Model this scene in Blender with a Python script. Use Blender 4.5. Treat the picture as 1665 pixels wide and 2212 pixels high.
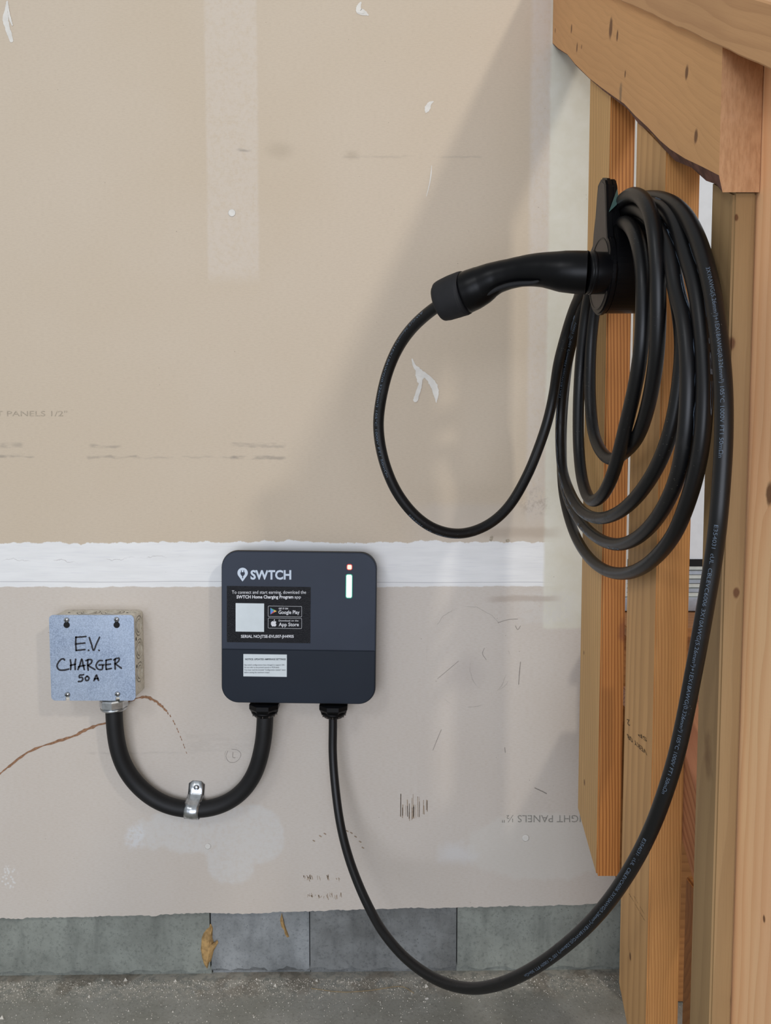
import bpy, bmesh, math, random
import numpy as np
from mathutils import Vector, Matrix

for o in list(bpy.data.objects):
    bpy.data.objects.remove(o)
random.seed(7)
rng = np.random.default_rng(11)
SC = bpy.context.scene
COL = SC.collection

# ------------------------------------------------------------------ camera
F = 1600.0; CX, CY = 832.5, 1106.0
CAM = Vector((0, 0, 1.05)); PITCH = math.radians(3.65)
cd = bpy.data.cameras.new('camera'); cam = bpy.data.objects.new('camera', cd); COL.objects.link(cam)
cd.sensor_fit = 'VERTICAL'; cd.sensor_height = 36; cd.lens = 36 * F / 2212
cam.location = CAM; cam.rotation_euler = (math.pi / 2 - PITCH, 0, 0)
cd.clip_start = 0.02
SC.camera = cam

# ------------------------------------------------------------------ world, lamps, exposure
SC.view_settings.view_transform = 'Standard'
SC.view_settings.look = 'None'
SC.view_settings.exposure = 0.0
SC.view_settings.gamma = 1.0
SC.view_settings.use_curve_mapping = False
w = bpy.data.worlds.new('world'); SC.world = w; w.use_nodes = True
w.node_tree.nodes['Background'].inputs[0].default_value = (0.93, 0.97, 1.0, 1)
w.node_tree.nodes['Background'].inputs[1].default_value = 0.42


def area_light(name, loc, target, size, energy, color, size_y=None):
    l = bpy.data.lights.new(name, 'AREA'); l.energy = energy; l.color = color; l.size = size
    if size_y:
        l.shape = 'RECTANGLE'; l.size_y = size_y
    o = bpy.data.objects.new(name, l); COL.objects.link(o)
    o.location = loc
    o.rotation_euler = (Vector(target) - Vector(loc)).to_track_quat('-Z', 'Y').to_euler()
    return o


area_light('ceiling_lamp_right', (1.40, -0.78, 2.58), (0.0, 1.5, 1.0), 0.16, 17, (1.0, 0.94, 0.85))
area_light('ceiling_lamp_left', (-1.35, -0.9, 2.6), (0.0, 1.5, 0.9), 0.55, 9, (0.97, 0.98, 1.0))
area_light('front_fill_light', (-0.5, -3.0, 0.75), (0.0, 1.5, 0.45), 3.2, 84, (0.90, 0.96, 1.10), 1.8)  # unseen fill light added behind the camera to lift the lower wall


# ------------------------------------------------------------------ projection helpers (photo px -> world point at a real depth)
def ray(px, py):
    d = Vector((0, math.cos(PITCH), -math.sin(PITCH))) + Vector((1, 0, 0)) * ((px - CX) / F) \
        + Vector((0, math.sin(PITCH), math.cos(PITCH))) * ((CY - py) / F)
    return d


def WY(px, py, Y):
    d = ray(px, py); return CAM + d * (Y / d.y)


def WX(px, py, X):
    d = ray(px, py); return CAM + d * (X / d.x)


WALL = 1.52


def wu(px, py):
    p = WY(px, py, WALL); return p.x, p.z


# ------------------------------------------------------------------ tagging
def tag(o, label=None, cat=None, group=None, kind=None):
    if label: o['label'] = label
    if cat: o['category'] = cat
    if group: o['group'] = group
    if kind: o['kind'] = kind
    return o


def empty(name, loc, label, cat, rot=(0, 0, 0), group=None):
    o = bpy.data.objects.new(name, None); COL.objects.link(o); o.location = loc; o.rotation_euler = rot
    o.empty_display_size = 0.02
    return tag(o, label, cat, group)


def link(name, me, mat, parent=None, smooth=False, kind=None, label=None):
    o = bpy.data.objects.new(name, me); COL.objects.link(o)
    mats = mat if isinstance(mat, (list, tuple)) else [mat]
    for m in mats: me.materials.append(m)
    if smooth:
        me.polygons.foreach_set('use_smooth', [True] * len(me.polygons))
    if parent is not None: o.parent = parent
    tag(o, label=label, kind=kind)
    return o


# ------------------------------------------------------------------ colours / nodes
def lin(c):
    c = c / 255.0
    return c / 12.92 if c <= 0.04045 else ((c + 0.055) / 1.055) ** 2.4


def rgb(r, g, b): return (lin(r), lin(g), lin(b), 1.0)


class S:
    """a scalar socket with arithmetic"""
    def __init__(s, nt, sock): s.nt, s.k = nt, sock

    def _m(s, op, *a, clamp=False):
        n = s.nt.nodes.new('ShaderNodeMath'); n.operation = op; n.use_clamp = clamp
        for i, v in enumerate((s,) + a):
            if isinstance(v, S): s.nt.links.new(v.k, n.inputs[i])
            else: n.inputs[i].default_value = float(v)
        return S(s.nt, n.outputs[0])

    def __add__(s, o): return s._m('ADD', o)
    def __radd__(s, o): return s._m('ADD', o)
    def __sub__(s, o): return s._m('SUBTRACT', o)
    def __rsub__(s, o): return (s * -1) + o
    def __mul__(s, o): return s._m('MULTIPLY', o)
    def __rmul__(s, o): return s._m('MULTIPLY', o)
    def __truediv__(s, o): return s._m('DIVIDE', o)
    def mx(s, o): return s._m('MAXIMUM', o)
    def mn(s, o): return s._m('MINIMUM', o)
    def abs(s): return s._m('ABSOLUTE')
    def sin(s): return s._m('SINE')
    def frac(s): return s._m('FRACT')
    def pw(s, e): return s._m('POWER', e)
    def sq(s): return s * s
    def sqrt(s): return s._m('SQRT')
    def clamp(s): return s._m('ADD', 0.0, clamp=True)

    def ss(s, a, b):
        """0 at a -> 1 at b, smooth (a may be > b)"""
        n = s.nt.nodes.new('ShaderNodeMapRange'); n.interpolation_type = 'SMOOTHSTEP'
        s.nt.links.new(s.k, n.inputs[0])
        if a < b:
            n.inputs[1].default_value = a; n.inputs[2].default_value = b
            n.inputs[3].default_value = 0; n.inputs[4].default_value = 1
        else:
            n.inputs[1].default_value = b; n.inputs[2].default_value = a
            n.inputs[3].default_value = 1; n.inputs[4].default_value = 0
        return S(s.nt, n.outputs[0])


class M:
    def __init__(s, name, rough=0.6, spec=0.5, metal=0.0):
        s.m = bpy.data.materials.new(name); s.m.use_nodes = True
        s.nt = s.m.node_tree; s.b = s.nt.nodes['Principled BSDF']
        s.b.inputs['Roughness'].default_value = rough
        s.b.inputs['Metallic'].default_value = metal
        s.b.inputs['Specular IOR Level'].default_value = spec
        tc = s.nt.nodes.new('ShaderNodeTexCoord')
        s.co = tc.outputs['Object']
        sep = s.nt.nodes.new('ShaderNodeSeparateXYZ'); s.nt.links.new(s.co, sep.inputs[0])
        s.x, s.y, s.z = [S(s.nt, sep.outputs[i]) for i in range(3)]

    def vec(s, x, y, z):
        n = s.nt.nodes.new('ShaderNodeCombineXYZ')
        for i, v in enumerate((x, y, z)):
            if isinstance(v, S): s.nt.links.new(v.k, n.inputs[i])
            else: n.inputs[i].default_value = v
        return n.outputs[0]

    def noise(s, scale, detail=3, rough=0.5, co=None, dist=0.0):
        n = s.nt.nodes.new('ShaderNodeTexNoise'); n.inputs['Scale'].default_value = scale
        n.inputs['Detail'].default_value = detail; n.inputs['Roughness'].default_value = rough
        n.inputs['Distortion'].default_value = dist
        s.nt.links.new(co if co is not None else s.co, n.inputs['Vector'])
        return S(s.nt, n.outputs['Fac'])

    def voro(s, scale, co=None):
        n = s.nt.nodes.new('ShaderNodeTexVoronoi'); n.inputs['Scale'].default_value = scale
        s.nt.links.new(co if co is not None else s.co, n.inputs['Vector'])
        return S(s.nt, n.outputs['Distance'])

    def mix(s, fac, a, b):
        n = s.nt.nodes.new('ShaderNodeMix'); n.data_type = 'RGBA'
        for i, v in ((0, fac), (6, a), (7, b)):
            if isinstance(v, S): s.nt.links.new(v.k, n.inputs[i])
            elif hasattr(v, 'links'): s.nt.links.new(v, n.inputs[i])
            else: n.inputs[i].default_value = v
        return n.outputs[2]

    def color(s, c):
        if hasattr(c, 'links'): s.nt.links.new(c, s.b.inputs['Base Color'])
        else: s.b.inputs['Base Color'].default_value = c
        return s

    def rough(s, v): s.nt.links.new(v.k, s.b.inputs['Roughness']); return s

    def bump(s, h, strength=0.3, dist=0.001):
        n = s.nt.nodes.new('ShaderNodeBump'); n.inputs['Strength'].default_value = strength
        n.inputs['Distance'].default_value = dist
        s.nt.links.new(h.k, n.inputs['Height']); s.nt.links.new(n.outputs[0], s.b.inputs['Normal'])
        return s


def plain(name, c, rough=0.5, spec=0.5, metal=0.0, nscale=None, namt=0.12, bump=0.0, bscale=400):
    m = M(name, rough, spec, metal)
    n = m.noise(nscale or 60, 4)
    d = tuple(x * (1 - namt) for x in c[:3]) + (1,); l = tuple(min(1, x * (1 + namt)) for x in c[:3]) + (1,)
    m.color(m.mix(n.ss(0.3, 0.7), d, l))
    if bump: m.bump(m.noise(bscale, 3), bump, 0.0006)
    return m.m


# ---- wall
def wall_material():
    m = M('drywall_paper', 0.85, 0.25)
    x, z = m.x, m.z
    nf = m.noise(500, 2); nm = m.noise(28, 5, 0.6); nl = m.noise(3, 3); nh = m.noise(120, 4, 0.65)
    fib = m.noise(1, 3, co=m.vec(x * 120, 0.0, z * 500))
    sx = x + (nm - 0.5) * 0.006; sz = z + (nm - 0.5) * 0.012

    def rect(px0, px1, py0, py1, soft=0.002, ux=None, uz=None, softz=None):
        x0, z1 = wu(px0, py0); x1, z0 = wu(px1, py1)
        uxx = ux or sx; uzz = uz or sz; sz_ = softz or soft
        return (uxx.ss(x0 - soft, x0 + soft) * uxx.ss(x1 + soft, x1 - soft)
                * uzz.ss(z0 - sz_, z0 + sz_) * uzz.ss(z1 + sz_, z1 - sz_))

    def ell(px, py, rx, ry, s0=0.8, s1=1.1, amp=0.5):
        cx, cz = wu(px, py); rx /= 1053; ry /= 1053
        d = ((x - cx) / rx).sq() + ((z - cz) / ry).sq()
        d = d.sqrt() + (nm - 0.5) * amp
        return d.ss(s1, s0)

    _, zseam = wu(832, 1215)
    upper = m.mix(nl.ss(0.25, 0.75), rgb(206, 190, 168), rgb(209, 194, 174))
    lower = m.mix(nl.ss(0.25, 0.75), rgb(207, 197, 186), rgb(211, 203, 194))
    c = m.mix(z.ss(zseam + 0.01, zseam - 0.01), upper, lower)
    c = m.mix(fib.ss(0.35, 0.75) * 0.22, c, rgb(182, 166, 146))
    c = m.mix(nf.ss(0.55, 0.8) * 0.25, c, rgb(222, 212, 196))
    # vertical skim over the screw line
    c = m.mix(rect(440, 560, -60, 600, 0.0035, softz=0.02) * (nh.ss(0.25, 0.6) * 0.28 + 0.08), c, rgb(220, 211, 202))
    # side of the corner tape, feathered
    c = m.mix(rect(1150, 1300, -60, 1120, 0.006, softz=0.03) * (nh.ss(0.2, 0.6) * 0.4 + 0.2), c, rgb(214, 206, 198))
    c = m.mix(rect(900, 1200, 1090, 1185, 0.05, softz=0.012) * 0.35, c, rgb(206, 198, 190))
    # band over the horizontal joint
    ne = m.noise(34, 6, 0.65, co=m.vec(x * 1.0, 0.0, z * 0.4))
    ne2 = m.noise(7, 3, 0.5, co=m.vec(x, 4.0, z * 0.3))
    zz = z + (ne - 0.5) * 0.020 + (ne2 - 0.5) * 0.018
    zl = z + (ne - 0.5) * 0.009 + (ne2 - 0.5) * 0.010
    x0, zt = wu(0, 1171); x1, zb = wu(1200, 1267)
    band = zz.ss(zt + 0.0012, zt - 0.0012) * zl.ss(zb - 0.0012, zb + 0.0012) * x.ss(x1 + 0.012, x1 - 0.02)
    bc = m.mix(m.noise(4, 4, co=m.vec(x * 2, 0.0, z * 14)).ss(0.3, 0.7), rgb(234, 234, 233), rgb(241, 241, 240))
    bc = m.mix(m.noise(6, 4, co=m.vec(x * 3, 2.0, z * 60)).ss(0.5, 0.75) * 0.5, bc, rgb(222, 222, 226))
    c = m.mix(band * 0.97, c, bc)
    # fine scored line in the band
    _, zc = wu(832, 1257)
    c = m.mix(((z - zc) + (nl - 0.5) * 0.006).abs().ss(0.0012, 0.0004) * band * 0.5, c, rgb(165, 163, 168))
    # cracks in the band
    _, zc2 = wu(832, 1203)
    cr = ((z - zc2) + (ne - 0.5) * 0.03 + (ne2 - 0.5) * 0.05).abs().ss(0.0011, 0.0003)
    c = m.mix(cr * band * x.ss(-0.40, -0.45) * m.noise(14, 2).ss(0.45, 0.6) * 0.6, c, rgb(178, 172, 170))
    # cream tape strip in the corner, ends lower down
    c = m.mix(rect(1192, 1300, -60, 1358, 0.004, softz=0.004) * 0.9, c,
              m.mix(nm.ss(0.3, 0.7), rgb(216, 212, 196), rgb(222, 219, 206)))
    c = m.mix(rect(1120, 1235, 1280, 1345, 0.02, softz=0.006) * nh.ss(0.35, 0.55) * 0.45, c, rgb(214, 210, 204))
    c = m.mix(rect(1060, 1200, 1288, 1300, 0.02, softz=0.003) * 0.5, c, rgb(176, 160, 146))
    c = m.mix(rect(1040, 1200, 1140, 1160, 0.03, softz=0.006) * 0.4, c, rgb(170, 152, 134))
    c = m.mix(ell(1155, 1085, 40, 40, 0.3, 1.1) * nh.ss(0.4, 0.7) * 0.5, c, rgb(150, 134, 118))
    # smeared patches round the lower screws
    pf = nh.ss(0.3, 0.6) * 0.35 + 0.28
    pa = ell(415, 1795, 150, 55, 0.75, 1.0, 0.9).mx(ell(540, 1805, 85, 75, 0.85, 0.97, 0.3)).mx(ell(500, 1860, 60, 60, 0.8, 1.0, .6))
    c = m.mix(pa * pf, c, rgb(214, 212, 208))
    c = m.mix(ell(292, 1808, 28, 36, 0.35, 1.05, 1.8) * 0.6 * nh.ss(.3,.55), c, rgb(220, 222, 224))
    pb = ell(1170, 1830, 190, 82, 0.85, 1.0, 0.5)
    c = m.mix(pb * 0.35, c, rgb(216, 214, 206))
    c = m.mix(ell(985, 1845, 52, 34, 0.3, 1.1, 1.2) * 0.5, c, rgb(218, 218, 218))
    c = m.mix(ell(20, 1895, 22, 30, 0.7, 1.0, 0.8) * m.voro(160).ss(0.5, 0.2) * 0.6, c, rgb(228, 228, 226))
    # grey scuffs
    for (a, b_, cc, dd, st) in ((-40, 72, 982, 988, .45), (0, 50, 955, 966, .3), (190, 300, 984, 990, .4), (195, 260, 960, 966, .35),
                                (500, 615, 956, 966, .3), (500, 615, 984, 991, .42), (280, 520, 986, 989, .25),
                                (512, 540, 323, 328, .6), (190, 420, 1625, 1629, .15), (400, 560, 1585, 1625, .07),
                                (740, 1040, 337, 341, .18)):
        c = m.mix(rect(a, b_, cc, dd, 0.006, softz=0.0022) * st * m.noise(90, 3, co=m.vec(x * .3, 0., z)).ss(0.35, 0.6), c, rgb(120, 116, 112))
    c = m.mix(ell(605, 325, 40, 24, 0.1, 1.1) * 0.22, c, rgb(150, 136, 116))
    c = m.mix(ell(760, 335, 20, 14, 0.1, 1.1) * 0.25, c, rgb(150, 136, 116))
    c = m.mix(ell(1010, 1450, 60, 60, 0.1, 1.1) * 0.2, c, rgb(160, 150, 148))
    # specks
    sp = m.voro(38, co=m.vec(x, 0.0, z)).ss(0.035, 0.02)
    c = m.mix(sp * m.noise(9, 2).ss(0.5, 0.55) * 0.7, c, rgb(96, 80, 66))
    # faint pencil arcs
    for (px, py, r) in ((1060, 1440, 46), (503, 1632, 17), (1010, 1420, 90)):
        cx, cz = wu(px, py)
        d = ((x - cx).sq() + ((z - cz) * 0.8).sq()).sqrt() + (nm - 0.5) * 0.012
        c = m.mix((d - r / 1053).abs().ss(0.0009, 0.0002) * m.noise(20, 2).ss(0.5, 0.6) * 0.35, c, rgb(110, 102, 96))
    m.color(c)
    m.bump(fib * 0.5 + nf * 0.5 + band * 1.5, 0.12, 0.0008)
    return m.m


def wood(name, base, dark, along='z', slope=0.0, ring=0.006, centre=(0.05, 0.0), contrast=0.55, knots=(),
         rough=0.6, patch=None, seed=0.0, fine=0.25, wobble=0.02):
    """along: 'z' vertical, 's' sloped in the YZ plane with given slope, 'x' level"""
    m = M(name, rough, 0.35)
    x, y, z = m.x, m.y, m.z
    if along == 'z': a, u, v = z, x, y
    elif along == 'x': a, u, v = x, y, z
    else:
        L = math.hypot(1, slope); cy, sy = 1 / L, slope / L
        a = y * cy + z * sy; u = x; v = z * cy - y * sy
    warp = (m.noise(1, 3, 0.5, co=m.vec(u * 14 + seed, v * 14, a * 2.2)) - 0.5) * wobble * 2
    uu = u - centre[0]; vv = v - centre[1]
    kd = None
    for (kx, ky, kz, kr) in knots:
        d = ((x - kx).sq() + (y - ky).sq() + (z - kz).sq()).sqrt()
        g = d.ss(kr * 5, 0.0) * (kr * 1.1)
        warp = warp + g
    r = (uu.sq() + vv.sq()).sqrt() + warp + a * 0.02
    ph = (r / ring).frac()
    late = ph.ss(0.25, 0.92) * ph.ss(1.0, 0.93)
    fibre = m.noise(1, 4, 0.6, co=m.vec(u * 900 + seed, v * 900, a * 16))
    blotch = m.noise(1, 3, co=m.vec(u * 9 + seed, v * 9, a * 2.5))
    hi = tuple(min(1, c * 1.14) for c in base[:3]) + (1,)
    c = m.mix(blotch.ss(0.3, 0.7), base, hi)
    c = m.mix(late * contrast, c, dark)
    c = m.mix(fibre.ss(0.42, 0.72) * fine, c, dark)
    for (kx, ky, kz, kr) in knots:
        dx, dy, dz = x - kx, y - ky, z - kz
        d = (dx.sq() + dy.sq() + (dz * 0.62).sq()).sqrt() + (m.noise(150, 2) - 0.5) * kr * 0.5
        c = m.mix(d.ss(kr * 1.5, kr * 0.7) * 0.85, c, rgb(92, 54, 30))
    if patch:
        for (px_, py_, pz_, pr, pc, pa) in patch:
            d = ((x - px_).sq() + (y - py_).sq() + ((z - pz_) * 0.4).sq()).sqrt() + (m.noise(70, 3) - .5) * pr
            c = m.mix(d.ss(pr * 1.2, pr * 0.4) * pa, c, pc)
    m.color(c)
    m.bump(late * 0.5 + fibre * 0.6, 0.25, 0.0006)
    return m.m


def concrete(name, base, dark, light, horizontal=False):
    m = M(name, 0.9, 0.25)
    n1 = m.noise(9, 6, 0.6); n2 = m.noise(60, 5, 0.65); n3 = m.noise(380, 3)
    streak = m.noise(1, 4, co=m.vec(m.x * 26, m.y * 26, m.z * 4))
    c = m.mix(n1.ss(0.3, 0.7), base, light)
    c = m.mix(n2.ss(0.50, 0.8) * 0.4, c, dark)
    c = m.mix(m.noise(170, 4, 0.6).ss(0.5, 0.72) * 0.4, c, dark)
    c = m.mix(m.noise(34, 6, 0.75, dist=.6).ss(0.54, 0.7) * 0.4, c, light)
    if not horizontal: c = m.mix(streak.ss(0.5, 0.7) * 0.35, c, dark)
    c = m.mix(n3.ss(0.6, 0.8) * 0.35, c, light)
    pit = m.voro(90).ss(0.12, 0.05) * n1.ss(0.45, 0.6)
    c = m.mix(pit * 0.7, c, dark)
    if horizontal:
        edge = m.y.ss(1.44, 1.51)
        c = m.mix(edge * m.noise(60, 6, 0.75).ss(0.42, 0.55) * 0.75, c, rgb(196, 190, 178))
        c = m.mix(edge * m.noise(14, 4).ss(0.52, 0.62) * 0.4, c, rgb(120, 104, 86))
    m.color(c)
    m.bump(n2 * 0.7 + n3 * 0.3 - pit, 0.5, 0.002)
    return m.m


MAT = {}
MAT['wall'] = wall_material()
MAT['core'] = plain('gypsum_edge', rgb(205, 198, 188), 0.95)
MAT['curb_green'] = concrete('green_grey_concrete', rgb(130, 133, 126), rgb(84, 88, 84), rgb(154, 158, 150))
MAT['curb_blue'] = concrete('blue_grey_concrete', rgb(128, 131, 131), rgb(86, 90, 92), rgb(160, 163, 164))
MAT['curb_dark'] = concrete('dark_grey_concrete', rgb(106, 107, 105), rgb(70, 72, 73), rgb(140, 142, 141))
MAT['floor'] = concrete('floor_concrete', rgb(150, 149, 140), rgb(112, 110, 104), rgb(168, 167, 160), True)
MAT['sand'] = plain('pale_grit', rgb(212, 206, 194), 0.9)
MAT['black'] = plain('satin_black_plastic', rgb(7, 7, 9), 0.36, 0.2, namt=0.05)
MAT['panel'] = plain('charcoal_cover_plastic', rgb(49, 56, 70), 0.5, 0.25, namt=0.04, nscale=12)
MAT['panel2'] = plain('darker_lower_cover_plastic', rgb(26, 34, 46), 0.5, 0.22, namt=0.04, nscale=12)
MAT['matt'] = plain('matt_black_rubber', rgb(32, 32, 34), 0.7, 0.3, namt=0.1)
MAT['face'] = plain('grey_plastic_face', rgb(84, 76, 70), 0.6, 0.4, namt=0.05)
MAT['zinc'] = plain('zinc_plated_steel', rgb(196, 200, 204), 0.28, 0.5, 1.0, namt=0.2, nscale=90)
MAT['dark'] = plain('dark_recess', rgb(10, 10, 12), 0.8)
MAT['ink'] = plain('marker_ink', rgb(20, 18, 28), 0.5)
MAT['mud'] = plain('joint_compound', rgb(226, 222, 214), 0.8, namt=0.06)
MAT['foam'] = plain('dried_yellow_foam', rgb(176, 142, 92), 0.85, namt=0.3, nscale=90, bump=0.8, bscale=150)
MAT['white'] = plain('white_door_paint', rgb(232, 236, 240), 0.5, namt=0.02)
MAT['trimwhite'] = plain('white_jamb_paint', rgb(214, 212, 206), 0.5, namt=0.02)
MAT['alu'] = plain('brushed_aluminium', rgb(178, 184, 192), 0.4, 0.5, 0.85, namt=0.1)
MAT['alu2'] = plain('pale_aluminium', rgb(206, 208, 200), 0.5, 0.5, 0.3, namt=0.06)
MAT['labelwhite'] = plain('white_paper_label', rgb(222, 230, 232), 0.6, namt=0.02)
MAT['logo'] = plain('pale_blue_print', rgb(206, 218, 232), 0.5, namt=0.01)
MAT['txtwhite'] = plain('white_print', rgb(225, 225, 228), 0.45, namt=0.01)
MAT['txtgrey'] = plain('dark_grey_print', rgb(60, 66, 72), 0.6, namt=0.01)
MAT['faint'] = plain('faded_grey_stamp', rgb(150, 146, 138), 0.9, namt=0.25, nscale=300)
MAT['fainter'] = plain('very_faded_stamp', rgb(176, 163, 144), 0.9, namt=0.2, nscale=300)
MAT['stampwood'] = plain('dark_wood_stamp', rgb(84, 66, 44), 0.9, namt=0.3, nscale=200)
MAT['straw'] = plain('dry_straw', rgb(160, 140, 108), 0.8)
MAT['cableprint'] = plain('blue_grey_cable_print', rgb(92, 106, 122), 0.6, namt=0.25, nscale=500)
MAT['teal'] = plain('glossy_teal_reflection', rgb(70, 96, 90), 0.15)  # colour of the reflection painted on the holster fin


def cable_material():
    m = M('black_cable_jacket', 0.42, 0.42)
    d = m.voro(230).ss(0.14, 0.05) * m.noise(12, 3).ss(0.5, 0.62)
    du = m.noise(26, 5, 0.7).ss(0.55, 0.8)
    c = m.mix(du * 0.5, rgb(11, 11, 13), rgb(34, 32, 30))
    c = m.mix(d * 0.55, c, rgb(120, 116, 108))
    m.color(c); m.rough(du * 0.25 + 0.4)
    return m.m


MAT['cable'] = cable_material()


def conduit_material():
    m = M('matt_conduit_jacket', 0.55, 0.4)
    m.color(m.mix(m.noise(20, 4).ss(0.3, 0.7), rgb(15, 15, 17), rgb(24, 23, 24)))
    return m.m


MAT['conduit'] = conduit_material()


def galv():
    m = M('galvanised_cover_steel', 0.42, 0.5, 0.75)
    sp = m.noise(420, 3, 0.7); big = m.noise(14, 3)
    c = m.mix(sp.ss(0.3, 0.7), rgb(122, 134, 152), rgb(168, 181, 200))
    c = m.mix(big.ss(0.3, 0.7) * 0.3, c, rgb(196, 206, 218))
    scr = m.noise(1, 2, co=m.vec(m.x * 40 + m.z * 25, 0., m.z * 700 - m.x * 300)).ss(0.72, 0.76)
    c = m.mix(scr * 0.35, c, rgb(215, 222, 230))
    m.color(c); m.rough(sp * 0.25 + 0.35)
    return m.m


MAT['galv'] = galv()


def boxsteel():
    m = M('dull_box_steel', 0.5, 0.5, 0.25)
    mot = m.noise(70, 5, 0.6, dist=1.5)
    c = m.mix(mot.ss(0.35, 0.65), rgb(196, 190, 176), rgb(220, 215, 202))
    c = m.mix(m.noise(38, 3, dist=2.0).sub if False else (m.noise(30, 3, dist=2.5) - 0.5).abs().ss(0.012, 0.003) * 0.5, c, rgb(104, 98, 88))
    m.color(c)
    return m.m


MAT['boxsteel'] = boxsteel()


def glossy_sticker():
    m = M('glossy_black_sticker', 0.10, 0.22)
    n = m.noise(700, 3, 0.6)
    m.color(rgb(12, 12, 18)); m.bump(n, 0.9, 0.0009)
    return m.m


MAT['sticker'] = glossy_sticker()


def glow(name, c, strength):
    m = M(name, 0.4)
    m.color(c); m.b.inputs['Emission Color'].default_value = c
    m.b.inputs['Emission Strength'].default_value = strength
    return m.m


MAT['led_orange'] = glow('lit_orange_indicator', (1.0, 0.72, 0.42, 1), 1.1)
MAT['led_red'] = glow('red_indicator_surround', (0.55, 0.02, 0.02, 1), 0.5)
MAT['led_white'] = glow('lit_white_indicator', (0.92, 1.0, 0.97, 1), 1.15)
MAT['led_green'] = glow('green_indicator_surround', (0.0, 0.28, 0.17, 1), 0.5)


# ------------------------------------------------------------------ mesh helpers
def me_from(verts, faces, name='mesh'):
    me = bpy.data.meshes.new(name); me.from_pydata([tuple(v) for v in verts], [], faces); me.update(); return me


def bm_me(bm, name='mesh'):
    bmesh.ops.recalc_face_normals(bm, faces=bm.faces)
    me = bpy.data.meshes.new(name); bm.to_mesh(me); bm.free(); return me


def box_bm(x0, x1, y0, y1, z0, z1, bev=0.0, seg=2, bm=None):
    own = bm is None
    b = bmesh.new() if own else bm
    g = bmesh.ops.create_cube(b, size=1)
    for v in g['verts']:
        v.co = Vector(((x0 + x1) / 2 + v.co.x * (x1 - x0), (y0 + y1) / 2 + v.co.y * (y1 - y0), (z0 + z1) / 2 + v.co.z * (z1 - z0)))
    if bev:
        es = set(e for v in g['verts'] for e in v.link_edges)
        bmesh.ops.bevel(b, geom=list(es), offset=bev, segments=seg, affect='EDGES')
    return b


def prism(outline, fn, bev=0.0, seg=2, bm=None):
    """outline: list of 2D pts; fn(u,v,k) -> 3D for k=0,1"""
    b = bm or bmesh.new()
    lo = [b.verts.new(fn(u, v, 0)) for u, v in outline]
    hi = [b.verts.new(fn(u, v, 1)) for u, v in outline]
    n = len(outline); fs = []
    fs.append(b.faces.new(lo)); fs.append(b.faces.new(hi[::-1]))
    for i in range(n):
        fs.append(b.faces.new((lo[i], lo[(i + 1) % n], hi[(i + 1) % n], hi[i])))
    bmesh.ops.recalc_face_normals(b, faces=fs)
    if bev:
        es = [e for e in fs[0].edges] + [e for e in fs[1].edges]
        bmesh.ops.bevel(b, geom=es, offset=bev, segments=seg, affect='EDGES')
    return b


def rrect(x0, x1, z0, z1, r, n=8):
    pts = []
    for cx, cz, a0 in ((x1 - r, z1 - r, 0), (x0 + r, z1 - r, 90), (x0 + r, z0 + r, 180), (x1 - r, z0 + r, 270)):
        for i in range(n + 1):
            a = math.radians(a0 + 90 * i / n); pts.append((cx + r * math.cos(a), cz + r * math.sin(a)))
    return pts


def xz(y0, y1): return lambda u, v, k: (u, (y0, y1)[k], v)


def catmull(P, n=14):
    P = np.array(P, float); Q = np.vstack([2 * P[0] - P[1], P, 2 * P[-1] - P[-2]]); out = []
    for i in range(1, len(Q) - 2):
        p0, p1, p2, p3 = Q[i - 1:i + 3]
        d01 = max(np.linalg.norm(p1 - p0) ** .5, 1e-5); d12 = max(np.linalg.norm(p2 - p1) ** .5, 1e-5); d23 = max(np.linalg.norm(p3 - p2) ** .5, 1e-5)
        t0 = 0; t1 = d01; t2 = t1 + d12; t3 = t2 + d23
        for t in np.linspace(t1, t2, n, endpoint=False):
            A1 = (t1 - t) / (t1 - t0) * p0 + (t - t0) / (t1 - t0) * p1
            A2 = (t2 - t) / (t2 - t1) * p1 + (t - t1) / (t2 - t1) * p2
            A3 = (t3 - t) / (t3 - t2) * p2 + (t - t2) / (t3 - t2) * p3
            B1 = (t2 - t) / (t2 - t0) * A1 + (t - t0) / (t2 - t0) * A2
            B2 = (t3 - t) / (t3 - t1) * A2 + (t - t1) / (t3 - t1) * A3
            out.append((t2 - t) / (t2 - t1) * B1 + (t - t1) / (t2 - t1) * B2)
    out.append(P[-1]); return np.array(out)


def resample(P, step):
    s = np.concatenate([[0], np.cumsum(np.linalg.norm(np.diff(P, axis=0), axis=1))])
    n = max(2, int(s[-1] / step)); t = np.linspace(0, s[-1], n + 1)
    return np.stack([np.interp(t, s, P[:, k]) for k in range(3)], 1), t


def smooth(P, sigma):
    r = int(sigma * 3); k = np.exp(-0.5 * (np.arange(-r, r + 1) / sigma) ** 2); k /= k.sum()
    pre = 2 * P[0] - P[1:r + 1][::-1]; post = 2 * P[-1] - P[-r - 1:-1][::-1]
    E = np.vstack([pre, P, post])
    return np.stack([np.convolve(E[:, i], k, 'valid') for i in range(3)], 1)


def frames(P):
    T = np.gradient(P, axis=0); T /= np.linalg.norm(T, axis=1)[:, None]
    N = np.zeros_like(P); a = np.array([0, 1, 0]) if abs(T[0][1]) < .9 else np.array([1, 0, 0])
    n = a - T[0] * a.dot(T[0]); n /= np.linalg.norm(n); N[0] = n
    for i in range(1, len(P)):
        n = N[i - 1] - T[i] * N[i - 1].dot(T[i]); n /= np.linalg.norm(n); N[i] = n
    return T, N, np.cross(T, N)


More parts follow.
